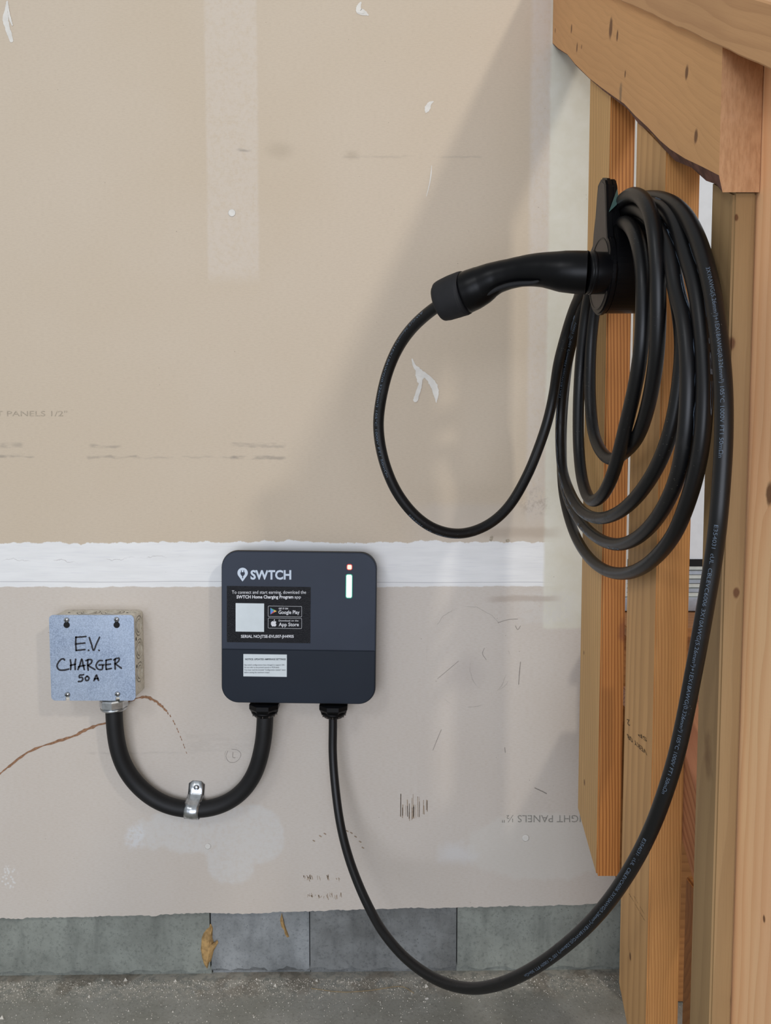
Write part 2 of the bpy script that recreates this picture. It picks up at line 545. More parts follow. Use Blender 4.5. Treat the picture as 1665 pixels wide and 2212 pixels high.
def tube(P, r, sides=16, scale_y=None):
    T, N, B = frames(P); V = []; Fc = []
    R = r if hasattr(r, '__len__') else [r] * len(P)
    a = np.linspace(0, 2 * math.pi, sides, endpoint=False)
    for i in range(len(P)):
        ring = P[i] + R[i] * (np.cos(a)[:, None] * N[i] + np.sin(a)[:, None] * B[i]); V += ring.tolist()
    for i in range(len(P) - 1):
        for j in range(sides):
            k = (j + 1) % sides
            Fc.append((i * sides + j, i * sides + k, (i + 1) * sides + k, (i + 1) * sides + j))
    Fc.append(tuple(range(sides))[::-1]); Fc.append(tuple((len(P) - 1) * sides + j for j in range(sides)))
    return V, Fc


def lathe(prof, n=32, sides=None):
    """prof: list (r, h) around local Z"""
    V = []; Fc = []
    m = sides or n
    for r, h in prof:
        for j in range(m):
            a = 2 * math.pi * j / m; V.append((r * math.cos(a), r * math.sin(a), h))
    for i in range(len(prof) - 1):
        for j in range(m):
            k = (j + 1) % m
            Fc.append((i * m + j, i * m + k, (i + 1) * m + k, (i + 1) * m + j))
    Fc.append(tuple(range(m))[::-1]); Fc.append(tuple((len(prof) - 1) * m + j for j in range(m)))
    return V, Fc


def xform(V, mat): return [mat @ Vector(v) for v in V]


def merge(parts):
    V = []; Fc = []
    for v, f in parts:
        o = len(V); V += list(v); Fc += [tuple(i + o for i in q) for q in f]
    return V, Fc


def zline(loc, dirv, up=Vector((0, 1, 0))):
    q = Vector(dirv).to_track_quat('Z', 'Y'); return Matrix.Translation(Vector(loc)) @ q.to_matrix().to_4x4()


_tx = {}


def text2d(s, bold=0.0):
    if (s, bold) in _tx: return _tx[(s, bold)]
    c = bpy.data.curves.new('t', 'FONT'); c.body = s; c.offset = bold; c.resolution_u = 3; c.fill_mode = 'FRONT'
    o = bpy.data.objects.new('t', c); COL.objects.link(o)
    dg = bpy.context.evaluated_depsgraph_get()
    me = bpy.data.meshes.new_from_object(o.evaluated_get(dg))
    V = np.array([v.co[:2] for v in me.vertices]) if len(me.vertices) else np.zeros((0, 2)); Fc = [tuple(p.vertices) for p in me.polygons]
    bpy.data.objects.remove(o); bpy.data.curves.remove(c); bpy.data.meshes.remove(me)
    _tx[(s, bold)] = (V, Fc); return V, Fc


H2 = text2d('H')[0]; CAPH = H2[:, 1].max() - H2[:, 1].min()


def fit_text(s, x0, x1, zb, zt, fn, bold=0.0):
    """text mapped into the box; fn(u,v)->3D"""
    V, Fc = text2d(s, bold)
    a, b = V[:, 0].min(), V[:, 0].max()
    return [fn(x0 + (v[0] - a) / (b - a) * (x1 - x0), zb + v[1] / CAPH * (zt - zb)) for v in V], Fc


def stroke2d(pts, w, fn, taper=False, jitter=0.0, n=6):
    """flat ribbon of half width w along 2D pts; fn(u,v)->3D"""
    P = catmull([(p[0], p[1], 0) for p in pts], n)[:, :2] if len(pts) > 2 else np.array(pts, float)
    if len(P) == 2: P = np.linspace(P[0], P[1], 6)
    T = np.gradient(P, axis=0); L = np.linalg.norm(T, axis=1)[:, None] + 1e-9; T /= L
    Nn = np.stack([-T[:, 1], T[:, 0]], 1); V = []; Fc = []
    m = len(P)
    for i in range(m):
        t = i / (m - 1); ww = w if not hasattr(w, '__len__') else np.interp(t, np.linspace(0, 1, len(w)), w)
        if taper: ww = ww * max(0.12, math.sin(math.pi * min(1, max(0, t))) ** 0.5)
        j1 = 1 + rng.uniform(-jitter, jitter); j2 = 1 + rng.uniform(-jitter, jitter)
        V.append(fn(*(P[i] + Nn[i] * ww * j1))); V.append(fn(*(P[i] - Nn[i] * ww * j2)))
    for i in range(m - 1):
        Fc.append((2 * i, 2 * i + 1, 2 * i + 3, 2 * i + 2))
    # round ends
    for e, sgn in ((0, -1), (m - 1, 1)):
        ww = (w if not hasattr(w, '__len__') else w[0 if e == 0 else -1]) * (0.12 if taper else 1)
        base = len(V); c = P[e]
        for k in range(7):
            a = -math.pi / 2 + math.pi * k / 6
            V.append(fn(*(c + sgn * T[e] * math.cos(a) * ww + Nn[e] * math.sin(a) * ww)))
        Fc.append(tuple(range(base, base + 7)))
    return V, Fc


# =================================================================== SETTING
XR = 0.488         # right end of the drywall, where the door opening starts
# floor: slopes very slightly
pl = WY(0, 2115, 1.535); pr = WY(1335, 2101, 1.535)
fs = (pr.z - pl.z) / (pr.x - pl.x); f0 = pl.z - fs * pl.x


def fz(x): return f0 + fs * x


me = me_from([(-2.2, -1.6, fz(-2.2)), (2.2, -1.6, fz(2.2)), (2.2, 1.70, fz(2.2)), (-2.2, 1.70, fz(-2.2)),
              (-2.2, -1.6, -.2), (2.2, -1.6, -.2), (2.2, 1.70, -.2), (-2.2, 1.70, -.2)],
             [(0, 1, 2, 3), (7, 6, 5, 4), (0, 4, 5, 1), (1, 5, 6, 2), (2, 6, 7, 3), (3, 7, 4, 0)])
floor = link('floor', me, MAT['floor'], kind='structure', label='grey concrete garage floor with pale grit along the wall')

# back wall: drywall with a ragged bottom cut
bot = []
xs = np.linspace(-1.6, XR, 420)
pa = [(-300, 1990), (0, 1985), (100, 1982), (300, 1978), (420, 1972), (500, 1975), (700, 1967), (900, 1962), (1100, 1958), (1250, 1955), (1335, 1952), (1400, 1951)]
pa = [wu(*p) for p in pa]
zb = np.interp(xs, [p[0] for p in pa], [p[1] for p in pa])
rag = np.convolve(rng.normal(0, 1, len(xs) + 6), np.ones(7) / 7, 'valid') * 0.0022 + rng.normal(0, 0.0006, len(xs))
zb = zb + rag
out = [(x, z) for x, z in zip(xs, zb)] + [(XR, 2.75), (-1.6, 2.75)]
bm = prism(out, xz(WALL, WALL + 0.013))
me = bm_me(bm)
wall = link('wall_back', me, MAT['wall'], kind='structure', label='unpainted drywall with a white taped joint')
# framing behind the drywall so light cannot leak round it
sh = link('wall_sheathing', bm_me(box_bm(-1.6, XR, 1.62, 1.64, 0.02, 2.75)), MAT['core'], wall)

# concrete curb under it: separate blocks with recessed joints
curb = link('trim_1', bm_me(box_bm(-1.62, 0.62, 1.548, 1.66, -0.05, 0.155)), MAT['curb_dark'], kind='structure',
            label='concrete foundation curb below the drywall')
cuts = [-1.62] + [WY(p, 2040, 1.535).x for p in (455, 669, 986)] + [0.62]
mats = [MAT['curb_green'], MAT['curb_blue'], MAT['curb_dark'], MAT['curb_green']]
offs = [0.0, 0.003, 0.001, 0.0]
for i in range(4):
    a, b = cuts[i] + 0.0012, cuts[i + 1] - 0.0012
    n = max(8, int((b - a) / 0.008)); V = []; Fc = []
    zl = fz((a + b) / 2) + 0.004
    for k in range(n + 1):
        x = a + (b - a) * k / n
        e = 0.014 + abs(rng.normal(0, .0022)) + 0.003 * math.sin(k * .7)
        if k in (0, n): e += 0.002
        y = 1.532 + offs[i]
        for (yy, z) in ((y + 0.014, fz(x) - 0.01), (y + 0.014, fz(x) + e - .001), (y, fz(x) + e + 0.001), (y, 0.152), (y + 0.02, 0.155), (y + 0.02, fz(x) - 0.01)):
            V.append((x, yy, z))
    for k in range(n):
        for j in range(6):
            jj = (j + 1) % 6
            Fc.append((k * 6 + j, k * 6 + jj, k * 6 + 6 + jj, k * 6 + 6 + j))
    Fc.append(tuple(range(6))); Fc.append(tuple(n * 6 + j for j in range(6))[::-1])
    bmm = bmesh.new(); t = me_from(V, Fc); bmm.from_mesh(t)
    link('concrete_block', bm_me(bmm), mats[i], curb)

# dried foam stuck on the curb
def blob(outline_px, Y, th, mat, name, parent=None):
    pts = [(WY(px, py, Y).x, WY(px, py, Y).z) for px, py in outline_px]
    c = np.mean(pts, axis=0); V = []; n = len(pts)
    V += [(p[0], Y + th, p[1]) for p in pts]
    V += [(c[0] + (p[0] - c[0]) * .72, Y + rng.uniform(-.2, .3) * th, c[1] + (p[1] - c[1]) * .8) for p in pts]
    V += [(c[0] + (p[0] - c[0]) * .25, Y - th * .5, c[1] + (p[1] - c[1]) * .5) for p in pts]
    Fc = []
    for k in range(2):
        for i in range(n):
            j = (i + 1) % n; Fc.append((k * n + i, k * n + j, (k + 1) * n + j, (k + 1) * n + i))
    Fc.append(tuple(2 * n + i for i in range(n)))
    return link(name, me_from(V, Fc), mat, parent)


foam1 = [(454, 1999), (458, 2008), (457, 2030), (462, 2044), (468, 2034), (470, 2040), (460, 2058), (455, 2078), (450, 2088), (446, 2100),
         (440, 2092), (434, 2072), (431, 2052), (432, 2030), (438, 2016), (446, 2006)]
o = blob(foam1, 1.528, 0.006, MAT['foam'], 'dried_foam')
tag(o, 'large tan smear of dried foam on the curb at a block joint', 'foam')
foam2 = [(608, 1974), (611, 1990), (616, 2005), (620, 2015), (624, 2026), (620, 2028), (614, 2012), (607, 2004), (604, 1990)]
o = blob(foam2, 1.531, 0.004, MAT['foam'], 'dried_foam')
tag(o, 'small thin orange-tan streak of dried foam high on the curb', 'foam')

# grit on the floor
V = []; Fc = []
for i in range(5200):
    x = rng.uniform(-.95, .62)
    if rng.random() < .55:
        y = 1.527 - abs(rng.normal(0, .030))
    else:
        y = 1.525 - abs(rng.normal(0, .10))
    if x > .1 and rng.random() < .45: continue
    s = abs(rng.normal(0, .0007)) + .0005
    if rng.random() < .02: s *= 2.6
    z = fz(x); b = len(V); a = rng.uniform(0, 6.28)
    for k in range(3):
        V.append((x + s * math.cos(a + k * 2.09), y + s * math.sin(a + k * 2.09), z - s * .2))
    V.append((x, y, z + s * 1.1)); Fc += [(b, b + 1, b + 3), (b + 1, b + 2, b + 3), (b + 2, b, b + 3)]
tag(link('loose_grit', me_from(V, Fc), MAT['sand']), 'pale loose grit scattered along the foot of the wall', 'grit', kind='stuff')

# twig + paint crumb
P = catmull([WY(px, py, None or 1.0) for px, py in ()] or [(WY(672, 2122, 1.5).x, 1.495, 0.002), (WY(740, 2127, 1.5).x, 1.483, .003), (WY(800, 2122, 1.5).x, 1.487, .004), (WY(868, 2119, 1.5).x, 1.497, .003), (WY(893, 2128, 1.5).x, 1.478, .002)], 8)
P[:, 2] = [fz(p[0]) + 0.0012 for p in P]
v, f = tube(P, 0.0008, 5)
tag(link('straw_stem', me_from(v, f), MAT['straw']), 'thin dry straw stem lying on the floor near the wall', 'straw')
p = WY(921, 2137, 1.47)
o = link('paint_chip', bm_me(box_bm(-.0035, .0035, -.002, .002, 0, .0022, .0005)), MAT['mud'])
o.location = (p.x, 1.462, fz(p.x)); o.rotation_euler = (0, 0, .3); tag(o, 'small white chip on the floor left of the cable sag', 'chip')

# ---- marks on the wall (real, thin, proud by half a millimetre)
WM = lambda d: (lambda u, v: (WY(u, v, WALL).x, WALL - d, WY(u, v, WALL).z))


def splat(parts, name='compound_smear', mat='mud', d=0.0006, jitter=.15):
    ms = []
    for i, (pts, w_) in enumerate(parts):
        ms.append(stroke2d(pts, w_, WM(d + i * .0005), jitter=jitter))
    v, f = merge(ms)
    return link(name, me_from(v, f), MAT[mat], wall)


splat([([(16, 4), (14, 20), (12, 40), (16, 60), (21, 75), (25, 88)], [2, 3, 7, 5, 5, 4]), ([(17, 8), (22, 40), (27, 55)], [1, 2.5, 1.5])])
splat([([(779, 6), (775, 14), (776, 24), (786, 28), (795, 33)], [2, 4.5, 7, 6, 1.5]), ([(772, 26), (784, 27)], [2, 3])])
splat([([(935, 220), (928, 224), (924, 232), (921, 240), (920, 243)], [1.5, 4, 6, 4.5, 1.5])])
splat([([(932, 358), (931, 375), (928, 395), (921, 424)], [.5, 1.3, 1, .6])])
splat([([(890, 776), (895, 790), (903, 800), (907, 810), (906, 822)], [1.5, 3, 6, 11, 6]),
       ([(905, 805), (917, 810), (928, 820), (936, 832), (941, 848), (942, 870)], [7, 5, 6, 8, 7, .6]),
       ([(909, 822), (905, 840), (897, 864)], [3, 4.5, 5])])
splat([([(1062, 1160), (1060, 1166)], 3.0), ([(1095, 1168), (1098, 1168)], 3.0)], 'peeled_spot', 'fainter', jitter=.3)
v, f = lathe([(0.0072, 0), (0.0076, .0004), (0.006, .0009), (.003, .0004)], 20)
for px, py in ((501, 460), (449, 1828), (1135, 1810)):
    c = WY(px, py, WALL)
    k = 1.0 if px != 449 else .85
    link('screw_filler', me_from(xform(v, Matrix.Translation((c.x, WALL - .0001, c.z)) @ Matrix.Rotation(math.pi / 2, 4, 'X') @ Matrix.Diagonal((k, k, 1, 1))), f), MAT['mud'], wall, True)
v, f = lathe([(0.006, 0), (0.0063, .0007), (0.0052, .0009), (.005, .0003)], 20)

# brown saw-cut score lines
MAT['score'] = plain('torn_brown_paper', rgb(150, 112, 84), 0.9, namt=0.25, nscale=200)
MAT['scratch'] = plain('brown_scratch', rgb(158, 138, 116), 0.9, namt=0.2, nscale=200)
splat([([(-40, 1700), (-5, 1675), (20, 1655), (60, 1625), (110, 1605), (160, 1590), (195, 1572), (230, 1561), (250, 1556)], [2.2, 1.6, 2.2, 2.0, 2.6, 3.0, 2.4, 1.8]),
       ([(278, 1515), (300, 1507), (318, 1506), (335, 1514), (350, 1526), (360, 1536)], [1.8, 2.2, 2.6, 2.2, 1.6])], 'saw_score', 'score', jitter=.6)
for i in range(16):
    t = i / 15; x_ = 362 + 40 * t ** .75; y_ = 1539 + 85 * t
    if i % 3 == 2: continue
    splat([([(x_, y_), (x_ + 1.2, y_ + 3.5)], .5 + .5 * (1 - t))], 'saw_score', 'score')
for (x_, y_) in ((676, 1815), (690, 1805), (700, 1800), (748, 1794), (757, 1798), (766, 1806), (776, 1817), (782, 1830)):
    splat([([(x_, y_), (x_ + 3.5, y_ + 2)], 1.1)], 'saw_score', 'scratch')
# brush scratches
ms = []
for i in range(24):
    x0_ = rng.uniform(858, 926); y1 = 1748 + 22 * math.sin((x0_ - 850) / 75 * math.pi) + rng.uniform(-6, 3); ln = rng.uniform(12, 50)
    ms.append(stroke2d([(x0_, y1 - ln), (x0_ + rng.uniform(-1, 1), y1)], rng.uniform(.35, .9), WM(.0003)))
v, f = merge(ms); link('scratch_marks', me_from(v, f), MAT['scratch'], wall)
for (xa, xb, yc) in ((655, 732, 1893), (662, 740, 1932)):
    ms = []
    for i in range(24):
        x0_ = rng.uniform(xa, xb); y0_ = yc + rng.uniform(-4, 4)
        ms.append(stroke2d([(x0_, y0_), (x0_ + rng.uniform(-2, 4), y0_ + rng.uniform(2, 9))], rng.uniform(.3, .8), WM(.0003)))
    v, f = merge(ms); link('scratch_marks', me_from(v, f), MAT['scratch'], wall)
MAT['pencil'] = plain('pencil_grey', rgb(150, 142, 134), 0.9)
for pts, w_ in (([(1124, 1430), (1122, 1450), (1120, 1478)], .8), ([(945, 1466), (970, 1445), (990, 1428)], .4), ([(1075, 1345), (1100, 1338), (1118, 1337)], .5),
                ([(1113, 1352), (1118, 1360), (1124, 1352)], .6), ([(935, 1620), (945, 1595), (953, 1576)], .5), ([(1155, 1702), (1168, 1708), (1180, 1714)], 1.0),
                ([(1090, 1615), (1091, 1625)], .8), ([(492, 1622), (488, 1634), (494, 1645), (505, 1647), (516, 1640), (520, 1628), (512, 1620), (500, 1618)], .4),
                ([(503, 1625), (503, 1636), (508, 1637)], .5), ([(1046, 1400), (1042, 1412), (1050, 1425)], .5)):
    splat([(pts, w_)], 'pencil_mark', 'pencil', .0004)


def wall_text(s, x0, x1, yb, yt, mat, bold=0.0):
    v, f = fit_text(s, x0, x1, yb, yt, WM(0.0004), bold)
    return link('stamp_print', me_from(v, f), MAT[mat], wall)


wall_text('IGHT PANELS \u00bd"', 1254, 1084, 1761, 1776, 'faint')
wall_text('T PANELS 1/2"', -8, 145, 899, 888, 'fainter')

# =================================================================== DOOR beyond the stair
zs = {k: WY(832, p, WALL).z for k, p in dict(door=1213, sweep=1228, sill=1290, bottom=1319).items()}
door = link('door_1', bm_me(box_bm(XR + 0.012, 1.42, 1.560, 1.60, zs['door'], 2.75)), MAT['white'], kind='structure',
            label='white exterior door at the head of the stair')
link('door_sweep', bm_me(box_bm(XR + .012, 1.42, 1.555, 1.60, zs['sweep'], zs['door'] - .0005)), MAT['dark'], door)
nst = 7
for i in range(nst):
    z1 = zs['sweep'] - (zs['sweep'] - zs['sill']) * i / nst; z0 = zs['sweep'] - (zs['sweep'] - zs['sill']) * (i + 1) / nst
    link('threshold_rib', bm_me(box_bm(XR + .004, 1.44, 1.556 - .005 * i - (.004 if i % 2 else 0), 1.60, z0, z1 - .0006, .0008, 1)), MAT['alu2' if i % 2 == 0 else 'alu'], door)
link('sill_nosing', bm_me(box_bm(XR, 1.45, 1.515, 1.60, zs['bottom'], zs['sill'], .0015, 2)), MAT['alu'], door)
link('door_jamb', bm_me(box_bm(XR + .0005, XR + .012, 1.52, 1.60, zs['sill'] + .001, 2.75, .001)), MAT['trimwhite'], door)
wr = link('wall_right', bm_me(box_bm(1.46, 1.50, 0.9, 1.66, -0.05, 2.75)), MAT['core'], kind='structure', label='plain drywall beyond the stair')

# =================================================================== STAIR GUARD
XB0, XB1 = 0.330, 0.3705       # rail beam thickness
XS = 0.340                    # left faces of the balusters
C_BASE = rgb(208, 158, 106); C_DARK = rgb(150, 102, 60)
S_BASE = rgb(186, 142, 92); S_DARK = rgb(136, 90, 50)
O_BASE = rgb(186, 124, 66); O_DARK = rgb(120, 66, 24)

railing = None
# --- rail beam
kn = []
for px, py, r_ in ((1319, 60, .0075), (1333, 77, .004), (1234, 63, .004), (1193, 63, .0025), (1199, 66, .0025), (1246, 103, .004), (1256, 101, .002), (1483, 156, .004), (1503, 294, .004), (1350, 160, .0025)):
    q = WX(px, py, XB0); kn.append((q.x, q.y, q.z, r_))
sm = WX(1340, 205, XB0)
MAT['beam'] = wood('pine_rail_beam', C_BASE, C_DARK, 's', -0.747 * -1, ring=.010, centre=(0.36, 1.10), contrast=.10, knots=kn,
                   patch=[(sm.x, sm.y, sm.z, .007, rgb(92, 84, 72), .6)], fine=.12, wobble=.03)


def endgrain():
    m = M('rough_end_grain', 0.85, .2)
    n = m.noise(1, 4, .6, co=m.vec(m.x * 260, 0., m.z * 60)); n2 = m.noise(60, 4)
    c = m.mix(n.ss(.35, .7), rgb(212, 166, 124), rgb(192, 146, 106)); c = m.mix(n2.ss(.5, .8) * .4, c, rgb(216, 172, 134))
    m.color(c); m.bump(n, .5, .001); return m.m


MAT['end'] = endgrain()
MAT['wane'] = plain('bark_wane', rgb(104, 70, 58), .9, namt=.35, nscale=80, bump=.8, bscale=120)
lowpx = [(1160, 74), (1179, 87), (1205, 104), (1225, 117), (1242, 138), (1256, 152), (1274, 170), (1300, 190), (1325, 208), (1348, 224), (1372, 250), (1400, 276), (1425, 303), (1447, 322),
         (1480, 343), (1510, 357), (1530, 367), (1550, 381)]
low = [WX(px, py, XB0) for px, py in lowpx]
YE = WX(1552, 400, XB0).y
ZE = WX(1552, 415, XB0).z
low = [(p.y, p.z) for p in low if p.y < 1.515]
low = [(1.5195, low[0][1] + .747 * (1.5195 - low[0][0]))] + low
low[-1] = (YE, low[-1][1])
HB = 0.142
top_near = (YE, WX(1336, 0, .322).z + .0)   # replaced below
cA = WX(1336, 0, .322); cB = WX(1660, 150, .322)
csl = (cA.z - cB.z) / (cA.y - cB.y)


def cap_z(y): return cA.z + csl * (y - cA.y)      # underside of the cap


outl = low + [(YE, cap_z(YE) - .0003), (1.5195, cap_z(1.5195) - .0003)]
bm = bmesh.new()
n = len(outl); nl_ = len(low)
wane = []
for i, (y, z) in enumerate(outl):          # bark wane along the lower left arris, deeper towards the near end
    if i >= nl_: wane.append((0.0, 0.0)); continue
    t = min(1, max(0, (1.18 - y) / (1.18 - YE)))
    wane.append((.0075 * t ** .7 + .0008, (.0125 * t ** .7 + .002) * (1 + .25 * math.sin(i * 2.3))))
wane[nl_ - 1] = (.0040, outl[nl_ - 1][1] - ZE)
lo = [bm.verts.new((XB0, y, z)) for y, z in outl]
mid = [bm.verts.new((XB0 + wane[i][0], outl[i][0], outl[i][1] - wane[i][1])) if i < nl_ else lo[i] for i in range(n)]
hi = [bm.verts.new((XB1, outl[i][0], outl[i][1] - wane[i][1])) for i in range(n)]
bm.faces.new(lo); bm.faces.new(hi[::-1])
for i in range(n):
    j = (i + 1) % n
    if i < nl_ - 1:
        f = bm.faces.new((lo[i], lo[j], mid[j], mid[i])); f.material_index = 2
        f = bm.faces.new((mid[i], mid[j], hi[j], hi[i])); f.material_index = 2
    elif i == nl_ - 1:
        f = bm.faces.new((lo[i], lo[j], hi[j], hi[i], mid[i])); f.material_index = 1
    elif j == 0:
        f = bm.faces.new((lo[i], lo[0], mid[0], hi[0], hi[i]))
    else:
        f = bm.faces.new((lo[i], lo[j], hi[j], hi[i]))
bmesh.ops.recalc_face_normals(bm, faces=bm.faces)
rail = empty('stair_railing', (0.34, 0.9, 0.3), 'unpainted pine stair guard descending towards the viewer with sloped rail and square-cut balusters', 'railing')
inv = Matrix.Translation((-0.34, -0.9, -0.3))


def railpart(name, me, mat, **k):
    o = link(name, me, mat, rail, **k); o.matrix_parent_inverse = inv; return o


railpart('rail_beam', bm_me(bm), [MAT['beam'], MAT['end'], MAT['wane']], label='sloped pine beam with knots and a plumb-cut near end')

# --- cap
MAT['cap'] = wood('pine_cap_rail', rgb(198, 152, 106), rgb(150, 100, 64), 's', csl, ring=.016, centre=(0.30, 1.16), contrast=.22, fine=.12, wobble=.035, seed=3)
y0c, y1c = 0.40, 1.519
th = 0.054
ys = np.linspace(y0c, y1c, 60)
outl = [(y, cap_z(y) + rng.normal(0, .0005)) for y in ys] + [(y1c, cap_z(y1c) + th), (y0c, cap_z(y0c) + th)]
bm = prism(outl, lambda u, v, k: ((.322, .322 + .14)[k], u, v), .0015, 1)
railpart('cap_rail', bm_me(bm), MAT['cap'])


# --- balusters
def baluster(yf, yn, xr, name, mats, zb_far, zb_near, ztop_fn, XS=XS):
    """side outline in (y,z), extruded X from XS to xr"""
    outl = [(yf, zb_far), (yf, ztop_fn(yf)), (yn, ztop_fn(yn)), (yn, zb_near)]
    bm = prism(outl, lambda u, v, k: ((XS, xr)[k], u, v), .0022, 2)
    for f in bm.faces:
        if f.normal.y < -.7: f.material_index = 1
    return railpart('baluster', bm_me(bm), mats, label=name)


def btop(y):   # underside of the beam, minus a hair
    z = np.interp(y, [p[0] for p in low][::-1], [p[1] for p in low][::-1]); return z + 0.028


# beam is notched round the balusters' heads in reality; keep them just under it instead
def btop2(y):
    i_ = np.interp(y, [p[0] for p in low][::-1], list(range(nl_))[::-1]); k_ = int(i_)
    w_ = max(wane[k_][1], wane[min(k_ + 1, nl_ - 1)][1]); return np.interp(y, [p[0] for p in low][::-1], [p[1] for p in low][::-1]) - w_ - .0012


q = WX(1247, 1745, XS); q2 = WX(1283, 1882, XS)
s1f, s1n = WX(1260, 1000, XS).y, WX(1305, 1000, XS).y
s2f, s2n = WX(1359.5, 1000, XS).y, WX(1424, 1000, XS).y
XS3 = .3475
s3f, s3n = WX(1521, 1000, XS3).y, WX(1568, 1000, XS3).y
k1 = [tuple(WX(1261, 1410, XS)) + (.002,), tuple(WX(1262, 1690, XS)) + (.003,)]
w1a = wood('baluster_one_side', rgb(202, 162, 108), rgb(152, 108, 62), 'z', ring=.012, centre=(0.36, 1.6), contrast=.3, fine=.2, seed=1, knots=k1)
w1b = wood('baluster_one_front', O_BASE, rgb(128, 70, 24), 'z', ring=.0046, centre=(0.22, 1.2), contrast=.75, fine=.2, seed=2, wobble=.006,
           patch=[tuple(WY(1346, 1362, s1n)) + (.009, rgb(120, 66, 44), .6)])
baluster(s1f, s1n, XS + .0375, 'pine baluster nearest the wall, bevel-cut at its lower end', [w1a, w1b], q.z, q2.z, btop2)
w2a = wood('baluster_two_side', rgb(198, 154, 102), rgb(146, 104, 62), 'z', ring=.018, centre=(0.40, 0.90), contrast=.35, fine=.2, seed=5,
           knots=[tuple(WX(1361, 2066, XS)) + (.003,)])
w2b = wood('baluster_two_front', rgb(194, 140, 82), rgb(142, 86, 38), 'z', ring=.0030, centre=(0.2, 1.0), contrast=.4, fine=.25, seed=6, wobble=.008)
q = WX(1333, 2115, XS)
b2 = baluster(s2f, s2n, XS + .0415, 'middle pine baluster carrying the cable holster', [w2a, w2b], q.z, q.z - .10, btop2)
w3 = wood('baluster_three', rgb(156, 127, 88), rgb(126, 96, 62), 'z', ring=.02, centre=(0.42, 0.70), contrast=.22, fine=.15, seed=9,
          knots=[tuple(WY(1576, 500 + 5, s3n)) + (.0018,), tuple(WY(1590, 470, s3n)) + (.0018,), tuple(WY(1578, 742, s3n)) + (.004,), tuple(WY(1590, 1280, s3n)) + (.003,), tuple(WX(1512, 1625, XS)) + (.006,), tuple(WY(1590, 2165, s3n)) + (.005,)],
          patch=[tuple(WX(1515, 1630, XS)) + (.014, rgb(112, 82, 52), .7)])
baluster(s3f, s3n, .3705, 'pale greenish pine baluster under the cut end of the rail', [w3, w3], fz(.35) + .001, fz(.35) + .001, lambda y: btop2(max(y, YE + .001)) - .0005, XS=XS3)
# --- newel
w4 = wood('newel_pine', rgb(253, 198, 150), rgb(224, 160, 108), 'z', ring=.014, centre=(0.30, 0.60), contrast=.35, fine=.12, seed=12,
          knots=[tuple(WX(1662, 1067, .3715)) + (.006,), tuple(WX(1650, 1985, .3715)) + (.002,)])
n0, n1 = .650, max(YE, s3n) + .014
bm = prism([(n1, fz(.36) + .001), (n1, cap_z(n1) - .002), (n0, cap_z(n0) - .002), (n0, fz(.36) + .001)], lambda u, v, k: ((.3715, .460)[k], u, v), .003, 2)
railpart('newel_post', bm_me(bm), w4, label='pinkish pine newel post closest to the viewer')

# stamps on baluster two
fnS = lambda u, v: (XS - .0004,) + tuple(WX(u, v, XS))[1:]


def stud_text(s, o, ex, ey, w_, h_, mat='stampwood'):
    """o: px origin, ex/ey px direction unit, lengths in px"""
    V, Fc = text2d(s); a, b = V[:, 0].min(), V[:, 0].max(); out = []
    for vv in V:
        t = (vv[0] - a) / (b - a) * w_; k = vv[1] / CAPH * h_
        out.append(fnS(o[0] + ex[0] * t + ey[0] * k, o[1] + ex[1] * t + ey[1] * k))
    return out, Fc


v, f = merge([stud_text('2', (1360, 1555), (-1, -.3), (.1, 1), 6, 13),
              stud_text('VERY 08', (1395, 1620), (-.86, -.75), (.25, 1), 48, 12), stud_text('SP', (1396, 1594), (-.86, -.6), (.2, 1), 22, 9)])
o = railpart('grade_stamp', me_from(v, f), MAT['stampwood'])
v, f = merge([stud_text('KD HT 109', (1390, 1985), (-.5, -.86), (.5, .6), 66, 8), stud_text('SPF 218', (1390, 1972), (-.5, -.86), (.5, .6), 44, 5)])
o = railpart('grade_stamp', me_from(v, f), MAT['stampwood'])

# --- stringer, tread and post seen in the gap
MAT['red'] = wood('reddish_stringer', rgb(178, 124, 88), rgb(132, 78, 52), 's', .9, ring=.011, centre=(0.2, 0.9), contrast=.6, seed=4)
MAT['brown'] = wood('landing_joist', rgb(166, 112, 62), rgb(120, 74, 36), 'x', ring=.012, centre=(1.2, .4), contrast=.35, seed=8)
stair = empty('staircase', (0.6, 1.3, 0.0), 'reddish stair stringer and landing framing glimpsed between the balusters', 'stairs')
sinv = Matrix.Translation((-0.6, -1.3, 0.0))


def stairpart(name, me, mat):
    o = link(name, me, mat, stair); o.matrix_parent_inverse = sinv; return o


XT = .3805
a1 = WX(1480, 1636, XT)
st = lambda y: a1.z + .9 * (y - a1.y)
b1 = WX(1478, 1838, XT)
sb = lambda y: b1.z + .9 * (y - b1.y)
yN, yF = .80, 1.05
bm = prism([(yN, st(yN)), (yF, st(yF)), (yF, sb(yF)), (yN, sb(yN))], lambda u, v, k: ((XT + .0008, XT + .038)[k], u, v), .001, 1)
